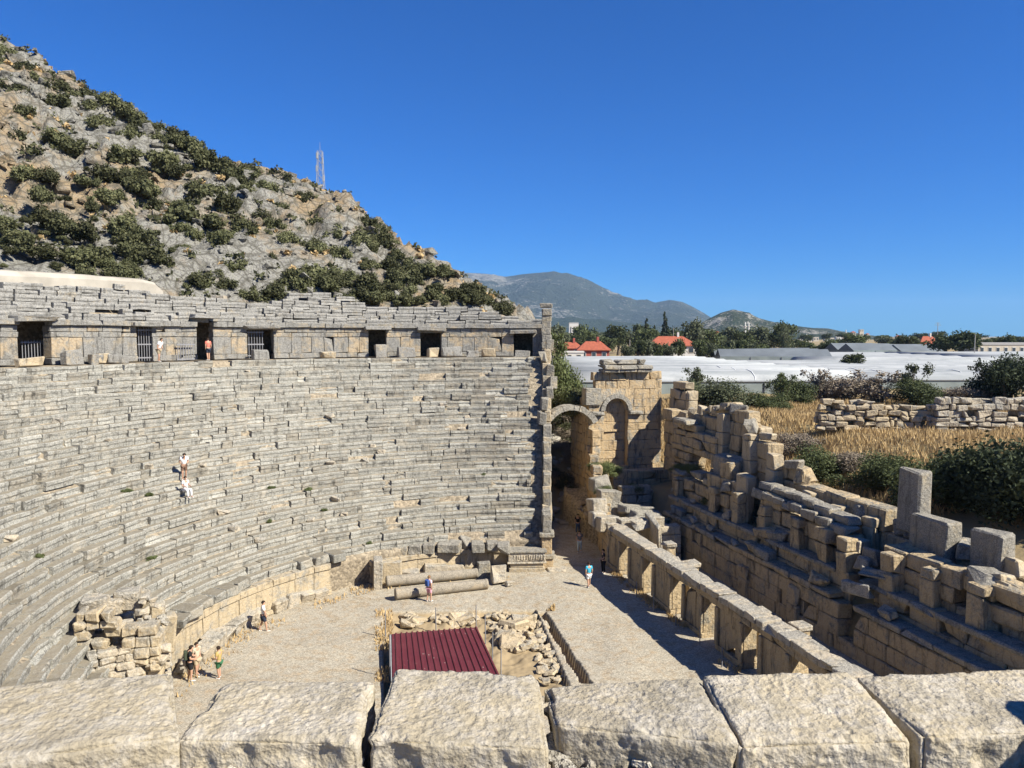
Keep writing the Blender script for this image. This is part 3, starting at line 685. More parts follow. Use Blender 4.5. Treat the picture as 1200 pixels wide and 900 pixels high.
def arch_fill(cx, zc, r, x0, x1, z1, y0, y1, o, ax, dp, n=14):
    """spandrel panel: rectangle over a half circle, extruded"""
    A = np.linspace(math.pi, 0, n); P = [(cx + r * math.cos(a), zc + r * math.sin(a)) for a in A]
    T = [(min(max(x0 + (x1 - x0) * i / (n - 1), x0), x1), z1) for i in range(n)]
    pts = [(x0, zc)] + P + [(x1, zc)]; top = [(x0, z1)] + T + [(x1, z1)]
    V = []; F = []
    for y in (y0, y1):
        for (a, b) in pts: V.append(o + ax * a + dp * y + [0, 0, b])
        for (a, b) in top: V.append(o + ax * a + dp * y + [0, 0, b])
    m = len(pts); q = 2 * m
    for i in range(m - 1):
        F += [[i, i + 1, m + i + 1, m + i], [q + i, q + m + i, q + m + i + 1, q + i + 1], [i, q + i, q + i + 1, i + 1], [m + i, m + i + 1, q + m + i + 1, q + m + i]]
    F += [[0, m, q + m, q], [m - 1, q + m - 1, q + 2 * m - 1, 2 * m - 1]]
    return np.array(V), F
zq = 10.0
V, F = arch_fill(ncx, zsp + .0, rn, nw0 - .55, nw1 + .55, zsp + 1.95, 0.0, .7, TO, SN, SE); worldput('spandrel', V, F, M_tower, tower.root)
for i in range(9):                                           # moulded archivolt
    a0, a1 = math.pi * i / 9, math.pi * (i + 1) / 9; V = []
    for a in (a0 + .012, (a0 + a1) / 2, a1 - .012):
        for rr in (rn + .02, rn + .40):
            for y in (-.16, .05): V.append(TO + SN * (ncx + rr * math.cos(a)) + SE * y + [0, 0, zsp + rr * math.sin(a)])
    F = []
    for j in (0, 4): F += [[j, j + 1, j + 5, j + 4], [j + 2, j + 6, j + 7, j + 3], [j, j + 4, j + 6, j + 2], [j + 1, j + 3, j + 7, j + 5]]
    F += [[0, 2, 3, 1], [8, 9, 11, 10]]
    tower.raw(np.array(V), F, M_grey)
for wx, wl in ((nw0 - .75, 1.1), (nw1 + .7, 1.3)):          # cornices the arch springs from
    tower.add(TO + SN * wx + SE * .1 + [0, 0, zsp - .2], SN, (wl, 1.0, .34), .07, .02, .3, .01, M_grey)
tower.add(TO + SN * .35 + SE * .3 + [0, 0, 11.2], SN, (1.5, 1.1, 1.5), .05, .02, .1, 0, M_grey)
s = 1.2
for l in (1.5, 1.6, 1.5): tower.add(TO + SN * (s + l / 2) + SE * .15 + [0, 0, 13.45], SN, (l - .03, 1.5, .26), .05, .02, .1, .004, M_grey); tower.add(TO + SN * (s + l / 2) + SE * .22 + [0, 0, 13.75], SN, (l - .03, 1.9, .36), .07, .02, .2, .005, M_grey); s += l
for s_, l in ((1.9, 1.3), (3.6, 1.9), (5.0, .7)): tower.add(TO + SN * s_ + SE * .45 + [0, 0, 14.2], SN, (l, 1.1, .5), .1, .04, .5, .02, M_grey)
# left flank of the tower along the passage
ashlar(tower, TO + SN * .45 + SE * .72, SE, 4.0, .9, 0, lambda s: 11.5 - s * .6, .78, (.9, 1.6), broken=.06)
tower.done()
# stepped remains between tower and stage back wall
W = Wall('corner_wall', st(sOf(TO) + 1, 12, 8), 'ragged blocks standing up behind the corner of tower and stage', 'wall', M_stack, 'block')
ashlar(W, TO + SN * 8.4 - SE * 3.2, SE, 3.6, .9, 8.6, interp([(0, 11.2), (1.2, 12.4), (2.2, 13.2), (2.4, 12.2), (3.6, 12.0)]), .8, (.8, 1.3), broken=.4, mat=M_stack)
W.done()
W = Wall('ledge_wall', TO + SN * 4.5 - SE * 3, 'dark shaded ledge of big blocks at the foot of the niche', 'wall', M_stage, 'block')
ashlar(W, TO + SN * 3.0 - SE * 1.6, SN, 4.2, 1.4, 0, lambda s: 4.7, .8, (1.1, 1.9)); ashlar(W, TO + SN * 3.9 - SE * 3.4, SN, 3.3, 1.8, 0, lambda s: 3.5, .8, (1.1, 1.9)); W.done()
# passage arch
arch = Wall('passage_arch', at_Y(665, 600, 63.6) * [1, 1, 0], 'weathered grey stone arch spanning the passage beside the seats', 'arch', M_grey, 'voussoir')
pl_, pr_ = at_Y(641, 498, 63.4), at_Y(693, 503, 64.6); ax = (pr_ - pl_) * [1, 1, 0]; sp_ = np.linalg.norm(ax); ax /= sp_; dp = np.array([-ax[1], ax[0], 0])
rise = 1.25; rr_ = (sp_**2 / 4 + rise**2) / (2 * rise); zc_ = pl_[2] + rise - rr_; ha = math.asin(sp_ / 2 / rr_); NV = 11
for i in range(NV):
    V = []
    b0, b1 = -ha + 2 * ha * i / NV, -ha + 2 * ha * (i + 1) / NV; off = RNG.normal(0, .03); th_ = .46 + RNG.normal(0, .03)
    for b in (b0 + .006, b1 - .006):
        for r_ in (rr_, rr_ + th_):
            for y in (-.5 + off, .5 + off): V.append(pl_ * [1, 1, 0] + ax * (sp_ / 2 + r_ * math.sin(b)) + dp * y + [0, 0, zc_ + r_ * math.cos(b)])
    arch.raw(np.array(V), [[0, 1, 5, 4], [2, 6, 7, 3], [0, 4, 6, 2], [1, 3, 7, 5], [0, 2, 3, 1], [4, 5, 7, 6]])
for e_, zz in ((pl_, pl_[2]), (pr_, pr_[2])):
    for q in range(5): arch.add(e_ * [1, 1, 0] + ax * (.25 if e_ is pr_ else -.35) + [0, 0, zz - .35 - q * .72], ax, (.8, 1.1, .71), .05, .03, .2, .01, M_tower if e_ is pr_ else M_grey)
arch.done()
# passage side wall coming forward from the tower to the stage front
W = Wall('passage_wall', at_z(700, 650, 0), 'ruined tan side wall of the passage with uneven grey top blocks', 'wall', M_tower, 'block')
w0 = at_z(714, 664, 0) + SN * .3; w1 = TO + SN * .2; d_ = w1 - w0; Lw = np.linalg.norm(d_)
ashlar(W, w0, d_, Lw, .8, 0, interp([(0, 2.4), (2, 2.6), (4, 3.6), (Lw * .55, 4.2), (Lw * .7, 5.6), (Lw, 7.0)]), .62, (.8, 1.5), broken=.2)
for (x, y, z, l) in ((703, 560, 5.3, 1.6), (713, 575, 4.6, 1.6), (700, 585, 4.2, 1.2), (716, 590, 3.6, 2.0), (700, 600, 3.4, 1.1), (712, 606, 3.2, 1.5)):
    p = at_z(x, y, z); W.add(p + [0, 0, -.5], SN, (l, 1.2, 1.1), .07, .05, .5, .03, M_grey if l > 1.5 else M_white)
ashlar(W, TO + SN * 1.2 - SE * 2.2, SN, 2.4, .9, 0, lambda s: 5.0, .7, (.9, 1.5)); ashlar(W, TO + SN * .9 - SE * 4.8, SN, 2.6, .9, 0, lambda s: 4.0, .7, (.9, 1.5), mat=M_grey)
W.done()
# wall return at the far end of the stage front and rubble between
W = Wall('return_wall', st(S1 - 1, 2.5, 0), 'low return wall with a slanting slab behind the far end of the stage front', 'wall', M_white, 'block')
ashlar(W, st(S1 - .2, .8, 0), SN, 4.8, .8, 0, interp([(0, 3.0), (2, 3.4), (4.8, 2.4)]), .7, (.9, 1.6), broken=.35)
W.add(st(S1 - 1.6, 2.9, 2.6), SE, (2.6, .4, 2.2), .08, .08, 1, .1, M_white); W.add(st(S1 - 1.2, 2.2, 3.2), SN, (1.8, 1.0, .6), .1, .06, .6, .1, M_white)
W.add(st(S1 + .8, 3.4, 3.2), SN, (2.2, 1.1, .7), .1, .06, .6, .06, M_grey); W.add(st(S1 + 2.2, 3.2, 3.3), SN, (2.6, 1.2, .6), .1, .06, .6, .06, M_grey)
W.done()
# ================================================================== rubble scatters inside the stage building and behind it
def rubble(name, label, pts, sizes, n, mat, parent=None, flat=.7):
    VV, FF, c = [], [], 0
    for i in range(n):
        p = np.asarray(pts(i), float); s = RNG.uniform(*sizes)
        V = chblock(s * RNG.uniform(.8, 1.5), s, s * flat * RNG.uniform(.7, 1.2), s * .16, s * .10, .5)
        r = np.array(Matrix.Rotation(RNG.uniform(0, 6.28), 3, 'Z') @ Matrix.Rotation(RNG.normal(0, .3), 3, 'X')); VV.append(V @ r.T + p + [0, 0, s * flat * .3]); FF += [[q + c for q in f] for f in CHF]; c += 24
    return tag(worldput(name, np.concatenate(VV), FF, mat, parent), label, None if parent else 'rubble', kind='stuff')
def gz(x, y): return float(ground_z(np.array([x]), np.array([y]))[0])
def behind(i):
    p = st(RNG.uniform(-14, 16), RNG.uniform(10.8, 15.5), 0); return (p[0], p[1], gz(p[0], p[1]))
rubble('rubble', 'grey rubble stones lying in the shade behind the stage back wall', behind, (.25, .8), 260, M_grey)
def inroom(i):
    p = st(RNG.uniform(-12, 24), RNG.uniform(8.4, 9.6), 0); return (p[0], p[1], gz(p[0], p[1]))
rubble('rubble', 'broken stones filling the room between the two stage walls', inroom, (.2, .55), 220, M_stage)
def corner(i):
    p = st(RNG.uniform(S1 + .5, S1 + 9), RNG.uniform(1.2, 6.5), RNG.uniform(1.2, 2.4)); return p
rubble('rubble', 'heap of tumbled stones between the tower and the stage front', corner, (.3, .9), 170, M_stage)
V, F = grid(np.linspace(-2, 10, 60), np.linspace(52, 66, 60), lambda X, Y: np.where(((X - PA[0]) * SN[0] + (Y - PA[1]) * SN[1] > 1.2) & ((X - PA[0]) * SE[0] + (Y - PA[1]) * SE[1] > S1 + .3), 1.6 + .7 * fbm(np.stack([X * .4, Y * .4, X * 0], 1), 4, 31) + .1 * (Y - 52), -1.0))
tag(put('earth_heap', mesh_np('earth_heap', V, F, True), M_earth), kind='structure')
# ================================================================== HILL behind the seats
crest_y = interp([(-400, -60), (-150, 0), (0, 50), (20, 66), (50, 82), (100, 108), (150, 133), (200, 158), (235, 175), (260, 187), (300, 203), (345, 221), (380, 238), (420, 256), (450, 275), (475, 297), (510, 312), (540, 327), (560, 344), (590, 358), (615, 376), (640, 396), (700, 420), (1200, 420)])
_U = np.linspace(-1.5, .8, 400); _YF = []; _YC = []
for u in _U:
    x = 600 + FPX * u; a = 1 + u * u; b = -2 * (u * CX + CY); c = CX**2 + CY**2 - 41.0**2
    yf = (-b + math.sqrt(max(b * b - 4 * a * c, 0))) / (2 * a); e = (394 - crest_y(x)) / FPX
    zf = 18.6 if x < 560 else max(8, 18.6 - (x - 560) * .12); yc = (zf - EYE - .74 * yf) / (e - .74)
    _YF.append(yf); _YC.append(max(yc, yf + 1))
def hill_z(X, Y, detail=True):
    Ys = np.maximum(Y, 5); u = np.clip(X / Ys, -1.5, .8); x = 600 + FPX * u; yf = np.interp(u, _U, _YF); yc = np.interp(u, _U, _YC)
    zf = np.where(x < 560, 18.6, np.maximum(8, 18.6 - (x - 560) * .12)); zc = zf + .74 * (yc - yf); e = (zc - EYE) / yc
    z = np.where(Y < yc, zf + .74 * (Y - yf), zc + np.clip(e, -.2, .5) * .45 * (Y - yc))
    z = np.where(Y < yf, zf - 1.2 * (yf - Y), z)
    if detail:
        P = np.stack([X, Y, z * .8], 1); k = np.clip((Y - yf) / 12, .12, 1) * np.clip((z - 9) / 8, 0, 1)
        big = fbm(P / 22, 4, 41); rock = fbm(P / 9 + 5, 3, 43); d1, d2, idv = worley(P / 2.3, 44); e1, e2, id2 = worley(P / 1.0, 47)
        m = np.clip(rock * 2.6 + .55, 0, 1)
        z = z + k * (big * 1.6 + m * ((idv - .4) * 1.9 + (id2 - .5) * 1.0) + fbm(P / 1.6, 3, 49) * .45)
    return z
xs = np.concatenate([np.arange(-330, -190, 4), np.arange(-190, 14, .62), np.arange(14, 60, 4)]); ys = np.concatenate([np.arange(36, 60, 1.5), np.arange(60, 165, .62), np.arange(165, 420, 6)])
V, F = grid(xs, ys, hill_z); fc = V[F].mean(1); rC = np.hypot(fc[:, 0] - CX, fc[:, 1] - CY)
F = F[(rC > 40.2) & (fc[:, 2] > 7.2) & (600 + FPX * fc[:, 0] / fc[:, 1] < 640)]; us, inv = np.unique(F, return_inverse=True)
m, nt, N = node_mat('limestone_hill'); g = nt.nodes.new('ShaderNodeNewGeometry'); pos = g.outputs['Position']
sx = nt.nodes.new('ShaderNodeSeparateXYZ'); nt.links.new(g.outputs['Normal'], sx.inputs[0])
n1 = noise(nt, pos, .10, 6, .62); n2 = noise(nt, pos, .9, 8, .68); n3 = noise(nt, pos, 5, 6, .7); v3 = voro(nt, pos, .9, 'DISTANCE_TO_EDGE')
soilc = mix(nt, mathn(nt, 'MULTIPLY_ADD', n2, 3, -1, clamp=True), (.25, .185, .115), (.34, .265, .175))
rockc = mix(nt, mathn(nt, 'MULTIPLY_ADD', n3, 4.2, -1.6, clamp=True), (.12, .115, .105), (.38, .37, .335)); v4 = voro(nt, pos, .38, 'DISTANCE_TO_EDGE')
f = mathn(nt, 'ADD', mathn(nt, 'MULTIPLY', n1, 2.2), mathn(nt, 'MULTIPLY', n2, 1.0)); f = mathn(nt, 'ADD', f, -1.05, clamp=True)
f = mathn(nt, 'MULTIPLY_ADD', f, 3, -.8, clamp=True)
c = mix(nt, f, soilc, rockc); c = mix(nt, mathn(nt, 'MULTIPLY_ADD', n3, 5, -2.6, clamp=True), c, (.09, .095, .05))
c = mix(nt, mathn(nt, 'MULTIPLY_ADD', v3, -9, .75, clamp=True), c, (.085, .08, .065)); c = mix(nt, mathn(nt, 'MULTIPLY_ADD', v4, -9, .7, clamp=True), c, (.08, .075, .06))
finish(nt, c, .95, bump(nt, mathn(nt, 'ADD', n2, mathn(nt, 'MULTIPLY', n3, .4)), 1.0, .5), .1)
tag(put('hill', mesh_np('hill', V[us], inv.reshape(F.shape)), m), kind='structure')
def hit_hill(x, y):
    d = ray(x, y); T = np.linspace(50, 260, 900) / d[1]; P = EYEP + d[None] * T[:, None]
    z = hill_z(P[:, 0], P[:, 1], False); k = np.argmax(P[:, 2] < z)
    return None if not (P[:, 2] < z).any() else P[k]
# ================================================================== FOLIAGE
def leaf_mat(name, a, b, c3, tr=.25, var=.6):
    m, nt, N = node_mat(name); g = nt.nodes.new('ShaderNodeNewGeometry'); oi = nt.nodes.new('ShaderNodeObjectInfo')
    r = g.outputs['Random Per Island']; n = noise(nt, g.outputs['Position'], .9, 3, .6)
    c = mix(nt, r, a, b); c = mix(nt, mathn(nt, 'MULTIPLY_ADD', n, 3, -1.2, clamp=True), c, c3)
    v = mathn(nt, 'MULTIPLY_ADD', oi.outputs['Random'], var, 1 - var / 2); vc = nt.nodes.new('ShaderNodeCombineColor')
    for i in range(3): nt.links.new(v, vc.inputs[i])
    c = mix(nt, 1.0, c, vc.outputs[0], 'MULTIPLY')
    p = nt.nodes.new('ShaderNodeBsdfPrincipled'); p.inputs['Roughness'].default_value = .7; p.inputs['Specular IOR Level'].default_value = .15; nt.links.new(c, p.inputs['Base Color'])
    t = nt.nodes.new('ShaderNodeBsdfTranslucent'); nt.links.new(c, t.inputs[0]); ms = nt.nodes.new('ShaderNodeMixShader'); ms.inputs[0].default_value = tr
    o = nt.nodes.new('ShaderNodeOutputMaterial'); nt.links.new(p.outputs[0], ms.inputs[1]); nt.links.new(t.outputs[0], ms.inputs[2]); nt.links.new(ms.outputs[0], o.inputs[0]); return m
M_shrub = leaf_mat('shrub_leaf', (.088, .094, .044), (.14, .14, .072), (.058, .064, .03), .2, .9)
M_tree = leaf_mat('tree_leaf', (.065, .082, .034), (.11, .125, .052), (.040, .052, .024), .25, .7)
M_olive = leaf_mat('olive_leaf', (.085, .10, .055), (.14, .15, .085), (.055, .065, .035), .25, .3)
M_pine = leaf_mat('conifer_leaf', (.034, .046, .024), (.060, .074, .036), (.024, .032, .018), .2, .3)
M_twig = leaf_mat('dry_twig', (.20, .16, .12), (.30, .25, .19), (.13, .11, .08), .1, .3)
M_dry = leaf_mat('dry_grass', (.46, .33, .16), (.58, .44, .24), (.33, .22, .10), .2, .2)
M_weed = leaf_mat('weed_leaf', (.10, .13, .05), (.17, .19, .08), (.07, .08, .03), .25, .3)
M_bark = plain('bark', (.10, .08, .06), .95, .1)
def leaves(blobs, n, leaf, rng, shell=.55, squash=1.0, elong=1.6):
    """many small leaf-clump faces spread through the blobs' volume"""
    B = np.array(blobs, float); wgt = B[:, 3]**2; wgt /= wgt.sum(); k = rng.choice(len(B), n, p=wgt)
    d = rng.normal(0, 1, (n, 3)); d /= np.linalg.norm(d, axis=1)[:, None]; rad = shell + (1 - shell) * rng.random(n)**.7
    rad *= 1 + .18 * rng.normal(0, 1, n).clip(-1.5, 1.5); c = B[k, :3] + d * (B[k, 3] * rad)[:, None] * [1, 1, squash]
    u = rng.normal(0, 1, (n, 3)) + d * .3; u /= np.linalg.norm(u, axis=1)[:, None]; v = np.cross(u, d + rng.normal(0, .6, (n, 3))); v /= np.linalg.norm(v, axis=1)[:, None] + 1e-6
    s = leaf * rng.uniform(.55, 1.35, n); a = u * (s * elong * .5)[:, None]; b = v * (s * .5)[:, None]
    V = np.stack([c - a, c + b - a * .1, c + a, c - b - a * .1], 1).reshape(-1, 3); F = np.arange(4 * n).reshape(n, 4); return V, F
def limb_tubes(segs, k=6):
    V, F = [], []
    for p, q, r0, r1 in segs:
        p, q = np.array(p, float), np.array(q, float); d = q - p; d /= np.linalg.norm(d) + 1e-9; a = np.cross(d, [.3, .5, .8]); a /= np.linalg.norm(a); b = np.cross(d, a); n0 = len(V)
        for c, r in ((p, r0), (q, r1)):
            for i in range(k): t = 2 * math.pi * i / k; V.append(c + a * r * math.cos(t) + b * r * math.sin(t))
        F += [[n0 + i, n0 + (i + 1) % k, n0 + k + (i + 1) % k, n0 + k + i] for i in range(k)]
    return np.array(V), np.array(F)
def make_crown(kind, seed, n, leaf):
    """unit plant: height 1, radius about .5; returns leaf mesh and limb mesh"""
    r = np.random.default_rng(seed); seg = []
    if kind == 'shrub':
        bl = [(r.normal(0, .20), r.normal(0, .20), r.uniform(.25, .55), r.uniform(.20, .34)) for _ in range(8)] + [(r.normal(0, .3), r.normal(0, .3), r.uniform(.12, .3), .18) for _ in range(5)]
        seg = [((0, 0, -.1), (b[0] * .8, b[1] * .8, b[2] * .9), .03, .012) for b in bl[:6]]
    elif kind == 'tree':
        seg = [((0, 0, -.05), (r.normal(0, .02), r.normal(0, .02), .35), .05, .034)]
        bl = [(r.normal(0, .17), r.normal(0, .17), r.uniform(.42, .82), r.uniform(.13, .24)) for _ in range(15)]
        seg += [((0, 0, .3), (b[0] * .85, b[1] * .85, b[2]), .028, .008) for b in bl[:9]]
    elif kind == 'conifer':
        seg = [((0, 0, -.02), (0, 0, .97), .03, .004)]; bl = []
        for i in range(26):
            h = .12 + .86 * (i / 26); rr = (.24 * (1 - h) + .02); t = r.uniform(0, 6.28); bl.append((math.cos(t) * rr * .8, math.sin(t) * rr * .8, h, .075 * (1.15 - h) + .02))
    elif kind == 'wispy':
        bl = [(r.normal(0, .17), r.normal(0, .17), r.uniform(.3, .85), r.uniform(.08, .17)) for _ in range(16)]
        seg = [((r.normal(0, .03), r.normal(0, .03), -.05), (b[0], b[1], b[2] + b[3] * .6), .012, .004) for b in bl]
    V, F = leaves(bl, n, leaf, r, .35 if kind != 'wispy' else .15, .95)
    return mesh_np(kind + '_crown', V, F), (mesh_np(kind + '_limbs', *limb_tubes(seg)) if seg else None)
PRO = {('shrub', i): make_crown('shrub', 60 + i, 2400, .072) for i in range(5)}
PRO.update({('tree', i): make_crown('tree', 80 + i, 1700, .055) for i in range(4)}); PRO.update({('conifer', i): make_crown('conifer', 95 + i, 1500, .04) for i in range(2)})
PRO.update({('wispy', i): make_crown('wispy', 110 + i, 1500, .035) for i in range(3)}); PRO.update({('bush', i): make_crown('shrub', 130 + i, 11000, .026) for i in range(3)})
_cc = {}
def plant(name, kind, i, loc, wd, ht, mat, label, cat, group=None, limbs=True):
    cm, lm = PRO[(kind, i % len([k for k in PRO if k[0] == kind]))]; key = (cm.name, mat.name)
    if key not in _cc:
        c2 = cm.copy(); c2.materials.clear(); c2.materials.append(mat); _cc[key] = c2
    sc = (wd / .95, wd / .95, ht); rz = RNG.uniform(0, 6.28)
    if not limbs:
        o = put(name, _cc[key], mat, None, loc); o.scale = sc; o.rotation_euler = (0, 0, rz); return tag(o, label, cat, group)
    o = empty(name, loc, label, cat, group); o.rotation_euler = (0, 0, rz)
    for nm, me, mt in (('crown', _cc[key], mat), ('trunk' if kind in ('tree', 'conifer') else 'stem', lm, M_bark)):
        if not me.materials: me.materials.append(mt)
        c = bpy.data.objects.new(nm, me); COL.objects.link(c); c.parent = o; c.scale = sc
    return o
SH = [(9,62,14),(31,80,12),(27,111,14),(67,98,15),(73,122,14),(107,100,12),(129,118,16),(31,135,12),(9,153,16),(58,158,16),(89,167,20),(118,142,16),(146,122,12),(133,202,15),(147,180,15),(22,200,14),(49,227,13),(124,229,14),(104,211,10),(158,218,14),(176,220,14),(151,155,12),(196,191,16),(191,160,14),(204,147,14),(60,250,18),(76,262,16),(8,262,16),(20,276,16),(93,271,16),(138,262,18),(158,275,18),(92,300,18),(110,294,16),(156,292,18),(176,300,18),(53,291,16),(27,284,15),(238,222,16),(234,186,16),(252,190,14),(267,196,16),(271,240,18),(253,258,18),(222,253,20),(293,267,17),(307,253,12),(258,284,16),(276,307,15),(226,328,14),(240,332,13),(262,331,12),(293,202,14),(324,227,14),(293,227,10),(331,247,12),(338,276,16),(378,253,14),(356,262,9),(347,222,10),(387,271,12),(369,289,9),(342,324,15),(378,320,16),(289,344,14),(316,344,13),(142,318,14),(372,259,14),(388,262,14),(395,276,13),(412,278,13),(424,284,13),(434,288,14),(371,292,9),(398,298,8),(440,311,10),(458,310,8),(329,247,11),(344,330,14),(366,326,14),(382,332,14),(392,328,14),(428,331,15),(443,346,15),(476,352,12),(470,298,10),(468,316,12),(484,316,13),(500,316,13),(511,316,10),(482,328,12),(446,270,8),(416,250,8),(398,247,8),(356,233,9),(302,202,10),(290,190,7),(311,220,12),(272,205,12),(248,223,14),(269,240,14),(554,340,9),(530,346,10),(515,337,9),(550,337,10),(572,350,8),(590,362,9),(518,320,9),(180,140,10),(215,168,10),(160,130,9),(330,212,8),(430,262,9),(458,284,9),(42,95,10),(85,112,9),(6,100,12),(105,126,10),(168,150,9),(225,172,9)]
for _ in range(165):
    x = RNG.uniform(-90, 560); y = crest_y(x) + (348 - crest_y(x)) * RNG.random()**.8 + 4; SH.append((x, y, RNG.uniform(3.0, 8.5)))
def shrub_label(x, y, r):
    size = 'large dark' if r > 14 else 'medium dark' if r > 9 else 'small'
    h = (y - crest_y(x)) / (350 - crest_y(x) + 1)
    if h < .09: return '%s green shrub on the skyline of the hill %s' % (size, 'left of the pylon' if x < 365 else 'right of the pylon')
    hz = 'high' if h < .36 else 'half way up' if h < .68 else 'low'
    where = 'above the pale concrete capping' if x < 100 else 'right of the capping' if x < 300 else 'below the pylon' if x < 430 else 'at its right end'
    return '%s green shrub %s on the slope %s' % (size, hz, where)
ns = 0
for x, y, r in SH:
    p = hit_hill(x, y + r * .55)
    if p is None: p = hit_hill(x, crest_y(x) + 5)
    if p is None: continue
    wd = 2 * r * p[1] / FPX * RNG.uniform(.82, 1.0) * (1.0 if r > 9 else 1.3); plant('hillside_shrub', 'shrub', ns, (p[0], p[1], p[2] - .15 * wd), wd, wd * RNG.uniform(.85, 1.15), M_shrub, shrub_label(x, y, r), 'shrub', 'shrubs on the rocky hillside', False); ns += 1
# low scrub, dry tufts and loose rocks too many to count
r = np.random.default_rng(33); n = 9000; hx = r.uniform(-175, 0, n); hy = r.uniform(62, 160, n); hz = hill_z(hx, hy); rc_ = np.hypot(hx - CX, hy - CY); k = (rc_ > 42) & (hz > 12) & (hill_z(hx, hy, False) < EYE + hy * (394 - np.array([crest_y(600 + FPX * a / b) for a, b in zip(hx, hy)])) / FPX + 2)
hx, hy, hz = hx[k], hy[k], hz[k]; n = len(hx); VV = []
for q, (mt_, lo, hi, sel, nm, lb) in enumerate(((M_shrub, .3, 1.0, slice(0, n // 3), 'low_scrub', 'low green scrub speckling the rocky hillside'), (M_dry, .2, .55, slice(n // 3, n // 2), 'dry_scrub', 'dry tawny tufts between the rocks of the hillside'))):
    X, Y, Z = hx[sel], hy[sel], hz[sel]; s_ = r.uniform(lo, hi, len(X)); V, F = leaves(np.stack([X, Y, Z + s_ * .3, s_], 1), len(X) * 20, .3, r, .2, .7)
    tag(put(nm, mesh_np(nm, V, F), mt_), lb, 'scrub', kind='stuff')
sel = slice(n // 2, n); X, Y, Z = hx[sel], hy[sel], hz[sel]; VV, FF, c0 = [], [], 0
for a, b, z_ in zip(X, Y, Z):
    s_ = .3 + 1.0 * RNG.random()**3; V = chblock(s_ * RNG.uniform(.8, 1.6), s_, s_ * RNG.uniform(.5, 1.0), s_ * .12, s_ * .14, .6) @ np.array(Matrix.Rotation(RNG.uniform(0, 6.28), 3, 'Z') @ Matrix.Rotation(RNG.normal(.3, .3), 3, 'X')).T
    VV.append(V + [a, b, z_ + s_ * .1]); FF += [[i + c0 for i in f] for f in CHF]; c0 += 24
tag(put('hillside_rocks', mesh_np('hillside_rocks', np.concatenate(VV), FF), MATS['limestone_hill']), 'loose grey limestone rocks strewn over the hillside', 'rocks', kind='stuff')
# lattice mast on the hill
M_mast = plain('galvanised_steel', (.26, .27, .28), .5, .5)
pb = at_Y(376, 240, 300); zb = float(hill_z(np.array([pb[0]]), np.array([pb[1]]), False)[0]); zt = at_Y(376, 174, 300)[2]
mast = empty('lattice_mast', (pb[0], pb[1], zb), 'tall grey steel lattice mast on the hill crest', 'mast')
def mast_half(z): f = (z - zb) / (zt - zb); return 2.6 - 1.7 * min(f * 1.1, 1)
def strut(a, b, r, name, par, mat): 
    V, F = limb_tubes([(a, b, r, r)], 5); return worldput(name, V, F, mat, par)
for sx_, sy_ in ((-1, -1), (1, -1), (1, 1), (-1, 1)):
    zz = np.linspace(zb, zt - 1, 6); V, F = limb_tubes([((pb[0] + sx_ * mast_half(a), pb[1] + sy_ * mast_half(a), a), (pb[0] + sx_ * mast_half(b), pb[1] + sy_ * mast_half(b), b), .11, .11) for a, b in zip(zz[:-1], zz[1:])], 5); worldput('leg', V, F, M_mast, mast)
zz = np.linspace(zb, zt - 1, 15)
for f_ in range(4):
    c0, c1 = [((-1, -1), (1, -1)), ((1, -1), (1, 1)), ((1, 1), (-1, 1)), ((-1, 1), (-1, -1))][f_]; sg = []
    for i, (a, b) in enumerate(zip(zz[:-1], zz[1:])):
        ha, hb = mast_half(a), mast_half(b); A1 = (pb[0] + c0[0] * ha, pb[1] + c0[1] * ha, a); B1 = (pb[0] + c1[0] * hb, pb[1] + c1[1] * hb, b); A2 = (pb[0] + c1[0] * ha, pb[1] + c1[1] * ha, a); B2 = (pb[0] + c0[0] * hb, pb[1] + c0[1] * hb, b); sg += [(A1, B1, .06, .06), (A2, B2, .06, .06), (B2, B1, .05, .05)]
    V, F = limb_tubes(sg, 4); worldput('bracing', V, F, M_mast, mast)
worldput('antenna', *limb_tubes([((pb[0], pb[1], zt - 1.5), (pb[0], pb[1], zt + 2.5), .1, .05)], 5), M_mast, mast)
for dz, dx in ((-5, 1.2), (-8, -1.2), (-12, 1.6), (-3, -1.0)):
    worldput('antenna', np.array(chblock(.7, .5, 2.4, .1, 0)) + [pb[0] + dx, pb[1] - 1, zt + dz], CHF, M_mast, mast)
# pale concrete cover on top of the upper seats
M_cover = plain('pale_render', (.35, .32, .27), .9, .1, .2, .8)
q0, q1 = on_ring(-60, 325, 39.2), on_ring(186, 338, 39.2); a0, a1 = ang(q1), ang(q0); V = []; n = 26
for i in range(n):
    f = i / (n - 1); a = a0 + (a1 - a0) * f; q = project(ring(a, 39.2, 20)); zt_ = on_ring(q[0], interp([(-80, 314), (0, 316), (90, 321), (165, 327), (178, 330), (186, 340)])(q[0]), 39.2)[2]; zb_ = on_ring(q[0], interp([(-80, 345), (186, 346)])(q[0]), 38.4)[2]
    for (r, z) in ((38.4, zb_), (38.42, zb_ + (zt_ - zb_) * .75), (38.7, zt_ - .1), (39.2, zt_), (40.6, zt_ - .1), (41.2, zb_ + .2)): V.append(ring(a, r + RNG.normal(0, .012), z + RNG.normal(0, .012)))
F = [[i * 6 + j, (i + 1) * 6 + j, (i + 1) * 6 + j + 1, i * 6 + j + 1] for i in range(n - 1) for j in range(5)]; F = [f[::-1] for f in F] + [[0, 1, 2, 3, 4, 5], [(n - 1) * 6 + j for j in range(5, -1, -1)]]
tag(worldput('concrete_cover', V, F, M_cover, None, False), 'long pale rounded concrete capping above the upper seats at left', 'capping')
